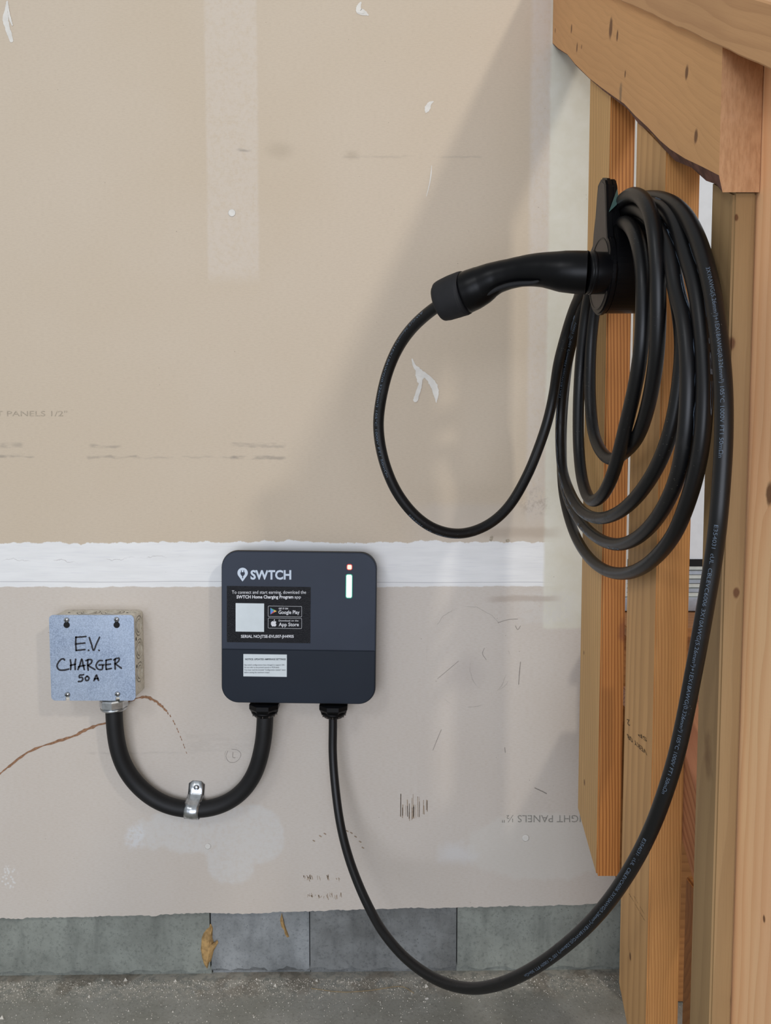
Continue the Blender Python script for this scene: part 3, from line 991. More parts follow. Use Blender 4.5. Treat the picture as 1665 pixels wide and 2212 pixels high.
# keep clear of the front baluster
stairpart('stringer', bm_me(bm), MAT['red'])
landz = zs['bottom'] - .0015
stairpart('landing_joist', bm_me(box_bm(.452, 1.44, 1.40, 1.438, landz - .20, landz - .02, .002)), MAT['brown'])
stairpart('landing_deck', bm_me(box_bm(.452, 1.44, 1.36, 1.512, landz - .019, landz, .002)), MAT['brown'])
MAT['tread'] = wood('reddish_tread', rgb(176, 128, 98), rgb(120, 78, 60), 'x', ring=.0045, centre=(1.3, .55), contrast=.6, seed=18)
zt = WY(1495, 1592, 1.1).z
stairpart('riser_board', bm_me(box_bm(.44, 1.40, 1.10, 1.12, zt - .14, zt, .002)), MAT['tread'])
stairpart('tread_board', bm_me(box_bm(.44, 1.40, 1.122, 1.36, zt - .034, zt, .002)), MAT['tread'])
stairpart('support_post', bm_me(box_bm(.448, .53, .99, 1.07, fz(.45) + .001, zt - .20, .003)), MAT['brown'])
stairpart('ledger_board', bm_me(box_bm(.47, 1.44, 1.5345, 1.545, .158, zs['bottom'] - .002, .001)), MAT['brown'])
stairpart('back_board', bm_me(box_bm(.4875, 1.44, 1.44, 1.478, fz(.9) + .001, landz - .02, .002)), MAT['brown'])

# =================================================================== JUNCTION BOX
YC = 1.461
cl = lambda px, py: (WY(px, py, YC).x, WY(px, py, YC).z)
bx0, bz1 = cl(105.5, 1328.5); bx1, bz0 = cl(293, 1513.5)
jb = empty('junction_box', ((bx0 + bx1) / 2, WALL, (bz0 + bz1) / 2), 'square galvanised steel electrical box with marker lettering on its cover', 'electrical box')
jinv = Matrix.Translation(-jb.location)


def jp(name, me, mat, par=None, smooth=False, label=None):
    o = link(name, me, mat, par or jb, smooth, label=label)
    o.matrix_parent_inverse = jinv if par is None else Matrix.Identity(4)
    return o


def on_part(name, me, mat, par, smooth=False):
    o = link(name, me, mat, par, smooth); return o


ins = .0025
# body: tube wall + back, with folded corners
bm = prism(rrect(bx0 + ins, bx1 - .0012, bz0 + ins, bz1 - .0012, .009, 6), xz(YC + .0016, WALL - .0004))
body = jp('box_body', bm_me(bm), MAT['boxsteel'])
# knockouts on top and on the right side: each a pair of raised rings
def ko_ring(mat, r0, r1, h):
    v, f = lathe([(r0, 0), (r0 - .0004, h), (r1, h), (r1 - .0002, 0)], 36)
    jp('knockout_ring', me_from(xform(v, mat), f), MAT['boxsteel'])
    v, f = lathe([(r0 + .0011, 0), (r0 + .0011, .0004), (r0 - .0001, .0004), (r0 - .0001, 0)], 36)
    jp('knockout_groove', me_from(xform(v, mat), f), MAT['face'])


for px in (191, 243):
    c = WY(px, 1321, 1.49)
    for (r0, r1, h) in ((.0215, .0198, .0009), (.0140, .0120, .0016)):
        ko_ring(Matrix.Translation((c.x, 1.492, bz1 - .0014)), r0, r1, h)
for (zc, r) in ((1352, .0195), (1402, .0195), (1452, .0195)):
    c = WY(305, zc, 1.49)
    for (r0, r1, h) in ((r, r - .0016, .0009), (r * .66, r * .66 - .0018, .0014)):
        ko_ring(Matrix.Translation((bx1 - .0014, 1.4925, c.z)) @ Matrix.Rotation(math.pi / 2, 4, 'Y'), r0, r1, h)
for px in (147, 273):
    c = WY(px, 1321, 1.485); v, f = lathe([(.0022, 0), (.0022, .0006), (.001, .0006)], 10)
    jp('nail_hole', me_from(xform(v, Matrix.Translation((c.x, 1.49, bz1 - .0014))), f), MAT['dark'])
for py in (1379, 1438):
    c = WY(303, py, 1.480); v, f = lathe([(.0026, 0), (.0026, .0006), (.001, .0006)], 10)
    jp('nail_hole', me_from(xform(v, Matrix.Translation((bx1 - .0014, 1.475, c.z)) @ Matrix.Rotation(math.pi / 2, 4, 'Y') @ Matrix.Diagonal((1.5, .8, 1, 1))), f), MAT['dark'])

# cover with slots
slots = {(146, 1500): 'open', (254, 1498): 'open'}
# outline with two bottom slots
oc = rrect(bx0, bx1, bz0, bz1, .0085, 7)
# arc list starts top right; insert slots on the bottom run (between third arc's end and fourth's start)
sA = cl(146, 1505); wsl = .0040
idx = 8 * 3
bottom_pts = []
s1 = cl(146, 1507)[0]; s2x = cl(254, 1507)[0]
for sx_ in (s1, s2x):
    bottom_pts += [(sx_ - wsl, bz0), (sx_ - wsl, bz0 + .007), (sx_ + wsl, bz0 + .007), (sx_ + wsl, bz0)]
oc = oc[:idx] + bottom_pts + oc[idx:]
bm = prism(oc, xz(YC, YC + .0014))
cover = jp('cover_plate', bm_me(bm), MAT['galv'], label='flat bluish galvanised cover')
# keyholes (dark discs through the plate) + screws
for px in (144, 252):
    kz = []
    c = cl(px, 1350); v, f = lathe([(.0062, 0), (.0062, .0004), (.001, .0004)], 24)
    kz.append((xform(v, Matrix.Translation((c[0], YC - .0001, c[1])) @ Matrix.Rotation(math.pi / 2, 4, 'X')), f))
    kz.append(stroke2d([(px, 1350), (px, 1340)], .0034 * 1095, lambda u, v: (cl(u, v)[0], YC - .0006, cl(u, v)[1])))
    v, f = merge(kz); jp('keyhole', me_from(v, f), MAT['dark'])


def screw(c, r, y, axis='X'):
    prof = [(r, 0), (r, r * .25), (r * .85, r * .55), (r * .5, r * .75), (r * .1, r * .8)]
    v, f = lathe(prof, 20)
    parts = [(xform(v, Matrix.Translation((c[0], y, c[1])) @ Matrix.Rotation(math.pi / 2, 4, 'X')), f)]
    return merge(parts)


for px, py in ((144, 1339), (252, 1338), (146, 1500), (254, 1499)):
    c = cl(px, py); v, f = screw(c, .0053, YC - .0002)
    s_ = jp('cover_screw', me_from(v, f), MAT['zinc'], smooth=True)
    b = box_bm(c[0] - .0034, c[0] + .0034, YC - .0050, YC - .0040, c[1] - .0005, c[1] + .0005)
    b = box_bm(c[0] - .0005, c[0] + .0005, YC - .0050, YC - .0040, c[1] - .0034, c[1] + .0034, bm=b)
    o = link('screw_slot', bm_me(b), MAT['dark'], s_)
# handwriting
hand = [[(350, 400), (348, 460), (352, 520)], [(348, 402), (395, 399), (440, 395)], [(352, 462), (390, 458), (430, 454)], [(352, 520), (390, 517), (430, 512)], [(462, 518), (465, 520)],
        [(470, 405), (488, 460), (508, 520), (535, 460), (562, 402)], [(556, 519), (559, 521)],
        [(247, 606), (240, 597), (218, 600), (190, 632), (180, 662), (196, 692), (235, 698), (285, 688)],
        [(300, 605), (305, 650), (302, 692)], [(347, 600), (342, 650), (343, 692)], [(300, 655), (320, 650), (345, 645)],
        [(368, 692), (385, 650), (402, 598), (412, 640), (425, 692)], [(373, 668), (400, 660), (430, 655)],
        [(457, 605), (455, 650), (460, 698)], [(440, 612), (470, 602), (492, 608), (488, 632), (458, 655)], [(458, 655), (485, 672), (520, 692)],
        [(587, 612), (562, 612), (538, 635), (532, 665), (552, 690), (585, 690), (590, 655)], [(558, 652), (580, 650), (602, 650)],
        [(622, 608), (619, 650), (622, 690)], [(620, 609), (645, 603), (667, 600)], [(622, 650), (642, 646), (660, 643)], [(622, 690), (645, 687), (668, 682)],
        [(703, 598), (700, 640), (703, 688)], [(690, 606), (715, 592), (738, 592), (732, 618), (702, 640)], [(702, 640), (730, 660), (758, 680)],
        [(418, 738), (402, 742), (385, 742), (380, 764), (402, 762), (412, 778), (398, 798), (372, 800)],
        [(448, 752), (434, 770), (442, 790), (460, 788), (467, 768), (452, 752)],
        [(512, 792), (522, 768), (534, 742), (543, 765), (553, 790)], [(516, 777), (532, 774), (548, 773)]]
ms = []
for st_ in hand:
    pts = [(80 + a / 4.1625, 1280 + b / 4.1625) for a, b in st_]
    ms.append(stroke2d(pts, 1.8, lambda u, v: (cl(u, v)[0], YC - .0003, cl(u, v)[1]), jitter=.12))
v, f = merge(ms); jp('marker_lettering', me_from(v, f), MAT['ink'])

# connector nut under the box
nc = WY(246, 1527, 1.487); NY = 1.487
ct = bz0
v1, f1 = lathe([(.0235, 0), (.0235, .006)], 32)
cn = empty('conduit_connector', (nc.x, NY, ct - .026), 'shiny zinc hex connector between the steel box and the thick black conduit', 'connector')


def world_child(name, me, mat, par, smooth=False, label=None):
    o = link(name, me, mat, par, smooth, label=label)
    o.matrix_parent_inverse = (Matrix.Translation(par.location) @ par.rotation_euler.to_matrix().to_4x4()).inverted()
    return o


ztop = ct + .0025
world_child('threaded_collar', me_from(xform(v1, Matrix.Translation((nc.x, NY, ztop - .006))), f1), MAT['zinc'], cn, True)
prof = [(.0255, 0), (.0282, .0035), (.0282, .016), (.0262, .019)]
v, f = lathe(prof, sides=8)
o = world_child('hex_nut', me_from(xform(v, Matrix.Translation((nc.x, NY, ztop - .025)) @ Matrix.Rotation(.2, 4, 'Z')), f), MAT['zinc'], cn)
v, f = lathe([(.0215, 0), (.0245, .0005), (.0265, .003), (.0265, .005)], 36)
world_child('lip_ring', me_from(xform(v, Matrix.Translation((nc.x, NY, ztop - .0295))), f), MAT['zinc'], cn, True)

# =================================================================== THICK CONDUIT
cp = [(246, 1532, NY), (246.5, 1548, NY), (250, 1590, NY + .001), (257, 1625, 1.490), (272, 1662, 1.494), (298, 1697, 1.498), (332, 1725, 1.500), (370, 1742, 1.5005), (417, 1749, 1.501),
      (462, 1744, 1.5005), (500, 1728, 1.498), (530, 1702, 1.493), (551, 1668, 1.487), (563, 1630, 1.482), (570, 1590, 1.479), (572, 1560, 1.478), (573, 1538, 1.478)]
P = catmull([WY(*p) for p in cp]); P, _ = resample(P, .004); P = smooth(P, 3)
v, f = tube(P, .0168, 28)
tag(link('flexible_conduit', me_from(v, f), MAT['conduit'], smooth=True), 'thick matt black conduit sagging in a U from steel box to charger', 'conduit')

# strap
sp_ = WY(417, 1749, 1.501)
strap = empty('conduit_strap', (sp_.x, WALL, sp_.z), 'one-hole zinc strap screwed to the drywall over the lowest part of the thick conduit', 'strap', )
tilt = math.radians(-4)
def strap_mesh():
    prof = []          # (y offset from wall, z) path of band, from tab top to lower foot
    zc = 0; yc = 1.501 - WALL; R = .0178
    prof += [(-.0012, .054), (-.0012, .030), (-.0030, .024)]
    a0 = 62
    for a in range(a0, -75, -8):
        prof.append((yc - R * math.cos(math.radians(a)), zc + R * math.sin(math.radians(a))))
    prof += [(-.0075, -.0185)]
    V = []; Fc = []; half = .0148
    n = len(prof); cols = [-1, -.55, -.2, .2, .55, 1]
    for i, (y, z) in enumerate(prof):
        hw = half if i > 3 else half * 1.12
        for c_ in cols:
            bul = (-.0016 if abs(c_) < .3 and 4 < i < n - 2 else 0)
            zz = z + (-(abs(c_) > .9) * .006 if i == 0 else 0)
            V.append((c_ * hw, y + bul, zz))
    m_ = len(cols); 
    for i in range(n - 1):
        for j in range(m_ - 1): Fc.append((i * m_ + j, i * m_ + j + 1, (i + 1) * m_ + j + 1, (i + 1) * m_ + j))
    return V, Fc


V, Fc = strap_mesh()
me = me_from(V, Fc)
o = link('strap_band', me, MAT['zinc'], strap, True)
md = o.modifiers.new('thick', 'SOLIDIFY'); md.thickness = .0012; md.offset = -1
strap.rotation_euler = (0, math.radians(5), 0)
v, f = screw((0.0, .040), .0058, -.0012)
link('strap_screw', me_from(v, f), MAT['zinc'], strap, True)
v, f = lathe([(.0092, 0), (.0088, .0009), (.006, .0009)], 28)
link('washer', me_from(xform(v, Matrix.Translation((0, -.0013, .040)) @ Matrix.Rotation(math.pi / 2, 4, 'X')), f), MAT['zinc'], strap, True)

# =================================================================== CHARGER
YF = 1.468
cc = WY(645, 1357, YF)
ch = empty('wall_charger', (cc.x, WALL, cc.z), 'black rounded-square vehicle charger with glossy sticker, white notice and lit indicators', 'charger', rot=(0, math.radians(.75), 0))
Ri = ch.rotation_euler.to_matrix().inverted()


def cl2(px, py, y=None):
    """photo px on the charger's front -> charger-local x,z"""
    p = WY(px, py, YF) - ch.location; p = Ri @ Vector((p.x, 0, p.z)); return p.x, p.z


HW = 338 / 2 / (F / YF); HH = 336.5 / 2 / (F / YF)
yf = YF - WALL     # local y of the front


def rr_loft(levels, n=8):
    """levels: (y, halfw, halfh, r) -> closed loft"""
    V = []; Fc = []; m = None
    for (y, a, b, r) in levels:
        pts = rrect(-a, a, -b, b, r, n); m = len(pts); V += [(p[0], y, p[1]) for p in pts]
    for i in range(len(levels) - 1):
        for j in range(m):
            k = (j + 1) % m; Fc.append((i * m + j, i * m + k, (i + 1) * m + k, (i + 1) * m + j))
    Fc.append(tuple(range(m))); Fc.append(tuple((len(levels) - 1) * m + j for j in range(m))[::-1])
    me = me_from(V, Fc); b_ = bmesh.new(); b_.from_mesh(me); return bm_me(b_)


R0 = .034
link('housing', rr_loft([(yf + .003, HW, HH, R0), (yf + .008, HW + .0008, HH + .0008, R0), (yf + .020, HW - .001, HH - .001, R0), (-.004, HW - .004, HH - .004, R0), (-.0005, HW - .010, HH - .010, R0 - .004)], 10), MAT['black'], ch, False)
# front covers: upper and lower, seam at y=1404
_, zseam = cl2(645, 1404)
fo = rrect(-HW + .0012, HW - .0012, -HH + .0012, HH - .0012, R0 - .001, 10)


def clip(poly, z, above):
    out = []; n = len(poly)
    for i in range(n):
        a, b = poly[i], poly[(i + 1) % n]
        ia = (a[1] > z) == above; ib = (b[1] > z) == above
        if ia: out.append(a)
        if ia != ib:
            t = (z - a[1]) / (b[1] - a[1]); out.append((a[0] + t * (b[0] - a[0]), z))
    return out


for above, mat, nm_ in ((True, 'panel', 'upper_cover'), (False, 'panel2', 'lower_cover')):
    poly = clip(fo, zseam + (.0002 if above else -.0002), above)
    bm = prism(poly, xz(yf + .0004 * (not above), yf + .0045), .0012, 3)
    link(nm_, bm_me(bm), MAT[mat], ch)


def plate(px0, px1, py0, py1, r, th_, mat, name, par, n=5, off=0.0):
    a = cl2(px0, py1); b = cl2(px1, py0)
    bm = prism(rrect(a[0], b[0], a[1], b[1], r, n), xz(yf - off - th_, yf - off + .0002))
    return link(name, bm_me(bm), MAT[mat], par)


def ctext(s, x0, x1, yb, yt, mat, off, par, name='print', bold=0.0):
    v, f = fit_text(s, x0, x1, yb, yt, lambda u, v: (cl2(u, v)[0], yf - off, cl2(u, v)[1]), bold)
    return link(name, me_from(v, f), MAT[mat], par)


# logo pin with a plug cut-out, and the word
pin = []
pcx, pcy, pr_ = 524.0, 1237.5, 11.2
for i in range(25):
    a = math.radians(-35 + 250 * i / 24); pin.append((pcx + pr_ * math.cos(a), pcy - pr_ * math.sin(a)))
pin += [(pcx - .8, 1255.5), (pcx + .4, 1255.5)]
v = [(cl2(*p)[0], yf - .0003, cl2(*p)[1]) for p in pin]
link('logo_pin', me_from(v, [tuple(range(len(v)))[::-1]]), MAT['logo'], ch)
plug = [(519.5, 1236), (528.5, 1236), (528.8, 1240), (526.5, 1243.5), (525.2, 1244.2), (525.0, 1249), (523.2, 1249), (523.2, 1244.2), (521.6, 1243.5), (519.4, 1240)]
vv = [(cl2(*p)[0], yf - .0005, cl2(*p)[1]) for p in plug]; ff = [tuple(range(len(vv)))]
for xx in (521.2, 526.4):
    b = len(vv); vv += [(cl2(*p)[0], yf - .0005, cl2(*p)[1]) for p in ((xx - .7, 1232), (xx + .9, 1232), (xx + .9, 1236.2), (xx - .7, 1236.2))]; ff.append((b, b + 1, b + 2, b + 3))
link('logo_plug', me_from(vv, ff), MAT['panel'], ch)
ctext('SWTCH', 541, 629, 1251, 1232.5, 'logo', .0003, ch, 'logo_word', bold=.035)
# LEDs
plate(748.5, 761, 1218.5, 1231.5, .0042, .0004, 'led_red', 'indicator_surround', ch)
plate(750.3, 759.3, 1220.5, 1229.6, .0020, .0008, 'led_orange', 'indicator_light', ch)
plate(746, 761.5, 1240, 1292.5, .0042, .0004, 'led_green', 'indicator_surround', ch)
plate(747.8, 759.8, 1241.8, 1290.6, .0028, .0008, 'led_white', 'indicator_light', ch)
# black sticker
stk = plate(490, 671, 1268, 1387, .0006, .0004, 'sticker', 'glossy_sticker', ch, 2)
O2 = .0007
def st_text(*a, **k): return ctext(*a, off=O2, par=stk, **k)


st_text('To connect and start earning, download the', 501, 661, 1282.5, 1275.5, 'txtwhite')
st_text('SWTCH Home Charging Program', 511, 633.5, 1292.5, 1286, 'txtwhite', bold=.03)
st_text('app', 636, 650, 1292.5, 1286, 'txtwhite')
st_text('SERIAL NO:JTSE-EVL007-JH4905', 520.5, 634.5, 1377.5, 1371.5, 'txtwhite', bold=.02)
a = cl2(509, 1364); b = cl2(570.5, 1303.5)
link('blank_panel', bm_me(prism(rrect(a[0], b[0], a[1], b[1], .0004, 2), xz(yf - .0007, yf - .0003))), MAT['labelwhite'], stk)
for (y0_, y1_) in ((1309.5, 1332), (1335.5, 1357)):
    a = cl2(579, y1_); b = cl2(652, y0_)
    ms = []
    outer = rrect(a[0], b[0], a[1], b[1], .0018, 4); inner = rrect(a[0] + .0005, b[0] - .0005, a[1] + .0005, b[1] - .0005, .0014, 4)
    n = len(outer); v = [(p[0], yf - O2, p[1]) for p in outer + inner]
    f = [(i, (i + 1) % n, n + (i + 1) % n, n + i) for i in range(n)]
    link('badge_outline', me_from(v, f), MAT['txtwhite'], stk)
st_text('GET IT ON', 602, 622, 1316.2, 1312.8, 'txtwhite', bold=.02)
st_text('Google Play', 601.5, 647, 1326, 1318.5, 'txtwhite', bold=.015)
st_text('Download on the', 602, 644.5, 1342.3, 1338.5, 'txtwhite')
st_text('App Store', 602, 645.5, 1352.5, 1345, 'txtwhite', bold=.015)
for nm_, c_, pts in (('b', (60, 130, 210), [(584, 1313), (584, 1327), (591, 1320)]), ('g', (70, 170, 110), [(584, 1313), (591, 1320), (593.5, 1317.6)]),
                     ('r', (210, 60, 60), [(584, 1327), (593.5, 1322.4), (591, 1320)]), ('y', (235, 190, 70), [(591, 1320), (593.5, 1322.4), (597.5, 1320), (593.5, 1317.6)])):
    m_ = plain('badge_' + {'b': 'blue', 'g': 'green', 'r': 'red', 'y': 'yellow'}[nm_], rgb(*c_), .4, namt=.01)
    link('badge_symbol', me_from([(cl2(*p)[0], yf - O2, cl2(*p)[1]) for p in pts], [tuple(range(len(pts)))]), m_, stk)
ap = [(591, 1342.2), (593, 1341.5), (595.5, 1342), (596.8, 1343.5), (595.6, 1345.5), (595.8, 1348), (597.2, 1349.4), (595.8, 1352), (594, 1353.3), (591, 1352.6), (588.6, 1353.3), (586.6, 1351.4), (585.2, 1348), (585.4, 1344.5), (587.4, 1342), (589.4, 1341.7)]
v = [(cl2(*p)[0], yf - O2, cl2(*p)[1]) for p in ap]; f = [tuple(range(len(ap)))]
lf = [(591, 1341), (591.6, 1338.8), (593.8, 1337.4), (593.4, 1339.8)]
b_ = len(v); v += [(cl2(*p)[0], yf - O2, cl2(*p)[1]) for p in lf]; f.append(tuple(range(b_, b_ + 4)))
link('badge_symbol', me_from(v, f), MAT['txtwhite'], stk)
# notice label
ntc = plate(525.5, 619.5, 1414, 1461, .0004, .0004, 'labelwhite', 'notice_label', ch, 2, off=-.0004)


def nt(s, x0, x1, yb, yt, bold=0.0): return ctext(s, x0, x1, yb, yt, 'txtgrey', .0004, ntc, bold=bold)


nt('NOTICE: UPDATED AMPERAGE SETTINGS', 529.5, 617, 1425.8, 1422.2, .02)
nt('Dip switch configurations have changed to support 24V.', 527.5, 615, 1437.6, 1434.6)
nt('Do not refer to the printed manual or PCB labels.', 527.5, 603.5, 1443, 1440)
nt('You must read the included "Configuration Update" insert', 527.5, 617, 1448.4, 1445.4)
nt('before setting the maximum output', 527.5, 582, 1453.8, 1450.8)

# cable glands
for px, r, lab in ((571.5, .031, 0), (720.5, .030, 1)):
    c = WY(px, 1535, 1.478); z0_ = c.z + .008
    loc = c - ch.location; loc = Ri @ loc
    g = bpy.data.objects.new('cable_gland', None); COL.objects.link(g); g.parent = ch; g.location = (loc.x, 1.478 - WALL, -HH + .001); g.empty_display_size = .01
    v, f = lathe([(r * .90, -.003), (r * 1.02, -.0035), (r * 1.02, -.012), (r * .86, -.020)], sides=8)
    link('gland_nut', me_from(xform(v, Matrix.Rotation(math.pi / 8, 4, 'Z')), f), MAT['black'], g)
    v, f = lathe([(r * .88, -.019), (r * .86, -.022), (r * .70, -.0285), (r * .66, -.0295), (r * .6, -.029)], 32)
    link('gland_dome', me_from(v, f), MAT['black'], g, True)
    v, f = merge([tuple(lathe([(.001, 0), (.001, .006)], sides=4))])
    ms = []
    for k in range(12):
        a = 2 * math.pi * k / 12
        vv, ff = lathe([(.0008, -.0275), (.0008, -.020)], sides=4)
        ms.append((xform(vv, Matrix.Translation((math.cos(a) * r * .80, math.sin(a) * r * .80, 0))), ff))
    v, f = merge(ms); link('gland_ribs', me_from(v, f), MAT['face'], g)

# =================================================================== HOLSTER
XP = .283     # left face of the holster's plate


def hx(px, py, X=XP): p = WX(px, py, X); return (p.y, p.z)


hol = empty('cable_holster', (XS, WX(1360, 560, XS).y, WX(1300, 560, XP).z), 'black plastic holster with tall fin screwed to the middle baluster', 'holster')
# plate outline in (y,z): round socket disc running up into a narrow fin
rcy = (hx(1270, 600)[0] + hx(1322, 600)[0]) / 2; rcz = (hx(1298, 509)[1] + hx(1296, 671)[1]) / 2
RP = .0525
zf = lambda py: WX(1298, py, XP).z
yn = hx(1310, 420)[0]


def plate_outline(RP, inset=0.0):
    o = []
    A = hx(1309.5, 398); B = hx(1307, 385); C_ = hx(1298, 384); D_ = hx(1290.5, 400)
    o += [(A[0] + inset, A[1] - inset), (B[0] + inset * .5, B[1] - inset), (C_[0] - inset * .5, C_[1] - inset), (D_[0] - inset, D_[1] - inset)]
    for px, py in ((1288, 430), (1285, 470), (1281, 505)):
        q_ = hx(px, py); o.append((q_[0] - inset, q_[1]))
    for a in np.linspace(42, -222, 44):
        o.append((rcy + RP * math.cos(math.radians(a)), rcz + RP * math.sin(math.radians(a))))
    for px, py in ((1313, 510), (1311.5, 480), (1310.5, 440)):
        q_ = hx(px, py); o.append((q_[0] + inset, q_[1]))
    return o


P2 = plate_outline(RP)
bm = prism(P2, lambda u, v, k: ((XP, XP + .0085)[k], u, v), .0022, 2)
world_child('front_plate', bm_me(bm), MAT['black'], hol)
bm = prism(plate_outline(RP - .0065, .0062), lambda u, v, k: ((XP - .0004, XP + .001)[k], u, v))
world_child('face_inlay', bm_me(bm), MAT['face'], hol)
v, f = lathe([(.0455, 0), (.0452, .0010), (.0440, .0010), (.0437, 0.0)], 64)
world_child('socket_ring', me_from(xform(v, Matrix.Translation((XP - .0003, rcy, rcz)) @ Matrix.Rotation(-math.pi / 2, 4, 'Y')), f), MAT['black'], hol, True)
dr = [(rcy + (RP - .001) * math.cos(a), rcz + .008 + (RP + .006) * math.sin(a)) for a in np.linspace(0, 2 * math.pi, 56, endpoint=False)]
bm = prism(dr, lambda u, v, k: ((XP + .0075, XS - .0004)[k], u, v), .002, 2)
world_child('drum', bm_me(bm), MAT['black'], hol)
g = [hx(1309, 400), hx(1306.5, 387), hx(1299, 387), hx(1291.5, 401), hx(1285, 500), hx(1311.5, 500)]
V = []
xt = XP + .0145
for i, (y, z) in enumerate(g): V.append((XP + .0080, y, z))
for i, (y, z) in enumerate(g): V.append((xt if i in (0, 1, 2, 3) else xt + .004, y, z))
n = len(g); Fc = [tuple(range(n)), tuple(range(n, 2 * n))[::-1]] + [(i, (i + 1) % n, n + (i + 1) % n, n + i) for i in range(n)]
t = me_from(V, Fc); bm = bmesh.new(); bm.from_mesh(t); bmesh.ops.recalc_face_normals(bm, faces=bm.faces)
bmesh.ops.bevel(bm, geom=list(bm.edges), offset=.0015, segments=2, affect='EDGES')
world_child('fin_gusset', bm_me(bm), MAT['black'], hol)
pts = [(1333, 408), (1337, 432), (1331, 443), (1315, 458)]  # small teal facet put in as a painted reflection on the fin
Yg = min(hx(1309, 400)[0], hx(1311.5, 500)[0]) - .0012
v = [tuple(WY(px, py, Yg)) for px, py in pts]
v2 = [(a[0], a[1] + .001, a[2]) for a in v]
o = world_child('teal_reflection', me_from(v + v2, [(0, 1, 2, 3), (7, 6, 5, 4), (0, 4, 5, 1), (1, 5, 6, 2), (2, 6, 7, 3), (3, 7, 4, 0)]), MAT['teal'], hol)

# =================================================================== PLUG (connector handle)
plug_c = [  # px, centre y, half height px, Y
    (1318, 590, 43, .968), (1278, 589, 44, .970), (1268, 589, 45.0, .971), (1262, 589, 44.5, .972), (1240, 588, 44, .975), (1215, 586.5, 42.5, .980), (1195, 584.5, 39, .985),
    (1175, 583, 36.0, .991), (1150, 583.5, 33.5, .999), (1125, 586.5, 31.5, 1.008), (1100, 592, 31.2, 1.017), (1075, 599, 33, 1.026), (1058, 606, 36, 1.032), (1040, 616, 40.5, 1.040), (1022, 625, 43, 1.046), (1004, 633, 43.5, 1.052)]
pg = empty('charging_plug', WY(1150, 583, 1.0), 'black charging connector with curved grip and flared end pushed into the holster', 'connector')
def shaped(rows, sides=36, name='plug', yasp=.92, cut=None):
    P = np.array([tuple(WY(a, b, d)) for a, b, c, d in rows]); R = np.array([c * d / F for a, b, c, d in rows])
    n = 4; s = np.arange(len(P)); t = np.linspace(0, len(P) - 1, (len(P) - 1) * n + 1)
    Pc = catmull(P, n)
    Rc = np.interp(t, s, R); k = np.array([.25, .5, .25])
    T, N, B = frames(Pc); V = []; Fc = []
    for i in range(len(Pc)):
        u = np.cross(T[i], [0, 1, 0]); u /= np.linalg.norm(u)      # in-picture normal
        w_ = np.cross(T[i], u); w_ /= np.linalg.norm(w_)
        for a in np.linspace(0, 2 * math.pi, sides, endpoint=False):
            V.append(tuple(Pc[i] + Rc[i] * (math.cos(a) * u + yasp * math.sin(a) * w_)))
    for i in range(len(Pc) - 1):
        for j in range(sides):
            k_ = (j + 1) % sides; Fc.append((i * sides + j, i * sides + k_, (i + 1) * sides + k_, (i + 1) * sides + j))
    Fc.append(tuple(range(sides))[::-1]); Fc.append(tuple((len(Pc) - 1) * sides + j for j in range(sides)))
    return V, Fc


v, f = shaped([(1318, 590, 42.5, .972), (1290, 590, 43.2, .971), (1268, 589.5, 43.2, .971)], yasp=1)
world_child('nose_barrel', me_from(v, f), MAT['black'], pg, True)
v, f = shaped([(1281, 589, 43, .971), (1279.5, 589, 45.2, .971), (1275, 589, 45.2, .971), (1272.5, 589, 43.3, .971)], yasp=1)
world_child('barrel_ring', me_from(v, f), MAT['black'], pg, True)
v, f = shaped([(1269, 589, 43.0, .971), (1266.5, 589, 44.8, .9715)] + plug_c[3:])
world_child('grip_body', me_from(v, f), MAT['black'], pg, True)
v, f = shaped([(1005, 632.5, 45.5, 1.051), (1000, 634, 46.3, 1.053), (980, 641, 45.5, 1.060), (960, 649, 43.5, 1.067), (952, 652.5, 41, 1.070), (948, 654, 36, 1.0715), (946, 655, 22, 1.0723)])
world_child('strain_relief_cap', me_from(v, f), MAT['matt'], pg, True, label='matt dark grey rubber end cap')
# inset grip pad on the underside
ms = []
pad = [(1052, 638, 1.013), (1070, 626, 1.007), (1095, 617, 1.000), (1120, 613, .993), (1150, 611, .983), (1165, 607, .978)]
Pp = catmull([tuple(WY(*p)) for p in pad], 5)
v, f = tube(Pp, [.0005 + .0028 * math.sin(math.pi * i / (len(Pp) - 1)) ** .4 for i in range(len(Pp))], 8)
world_child('grip_pad', me_from(v, f), MAT['matt'], pg, True)

# =================================================================== CHARGING CABLE
R_C = .0087
seq = []


def y_(px, py, Y): seq.append(WY(px, py, Y))
def x_(px, py, X): seq.append(WX(px, py, X))


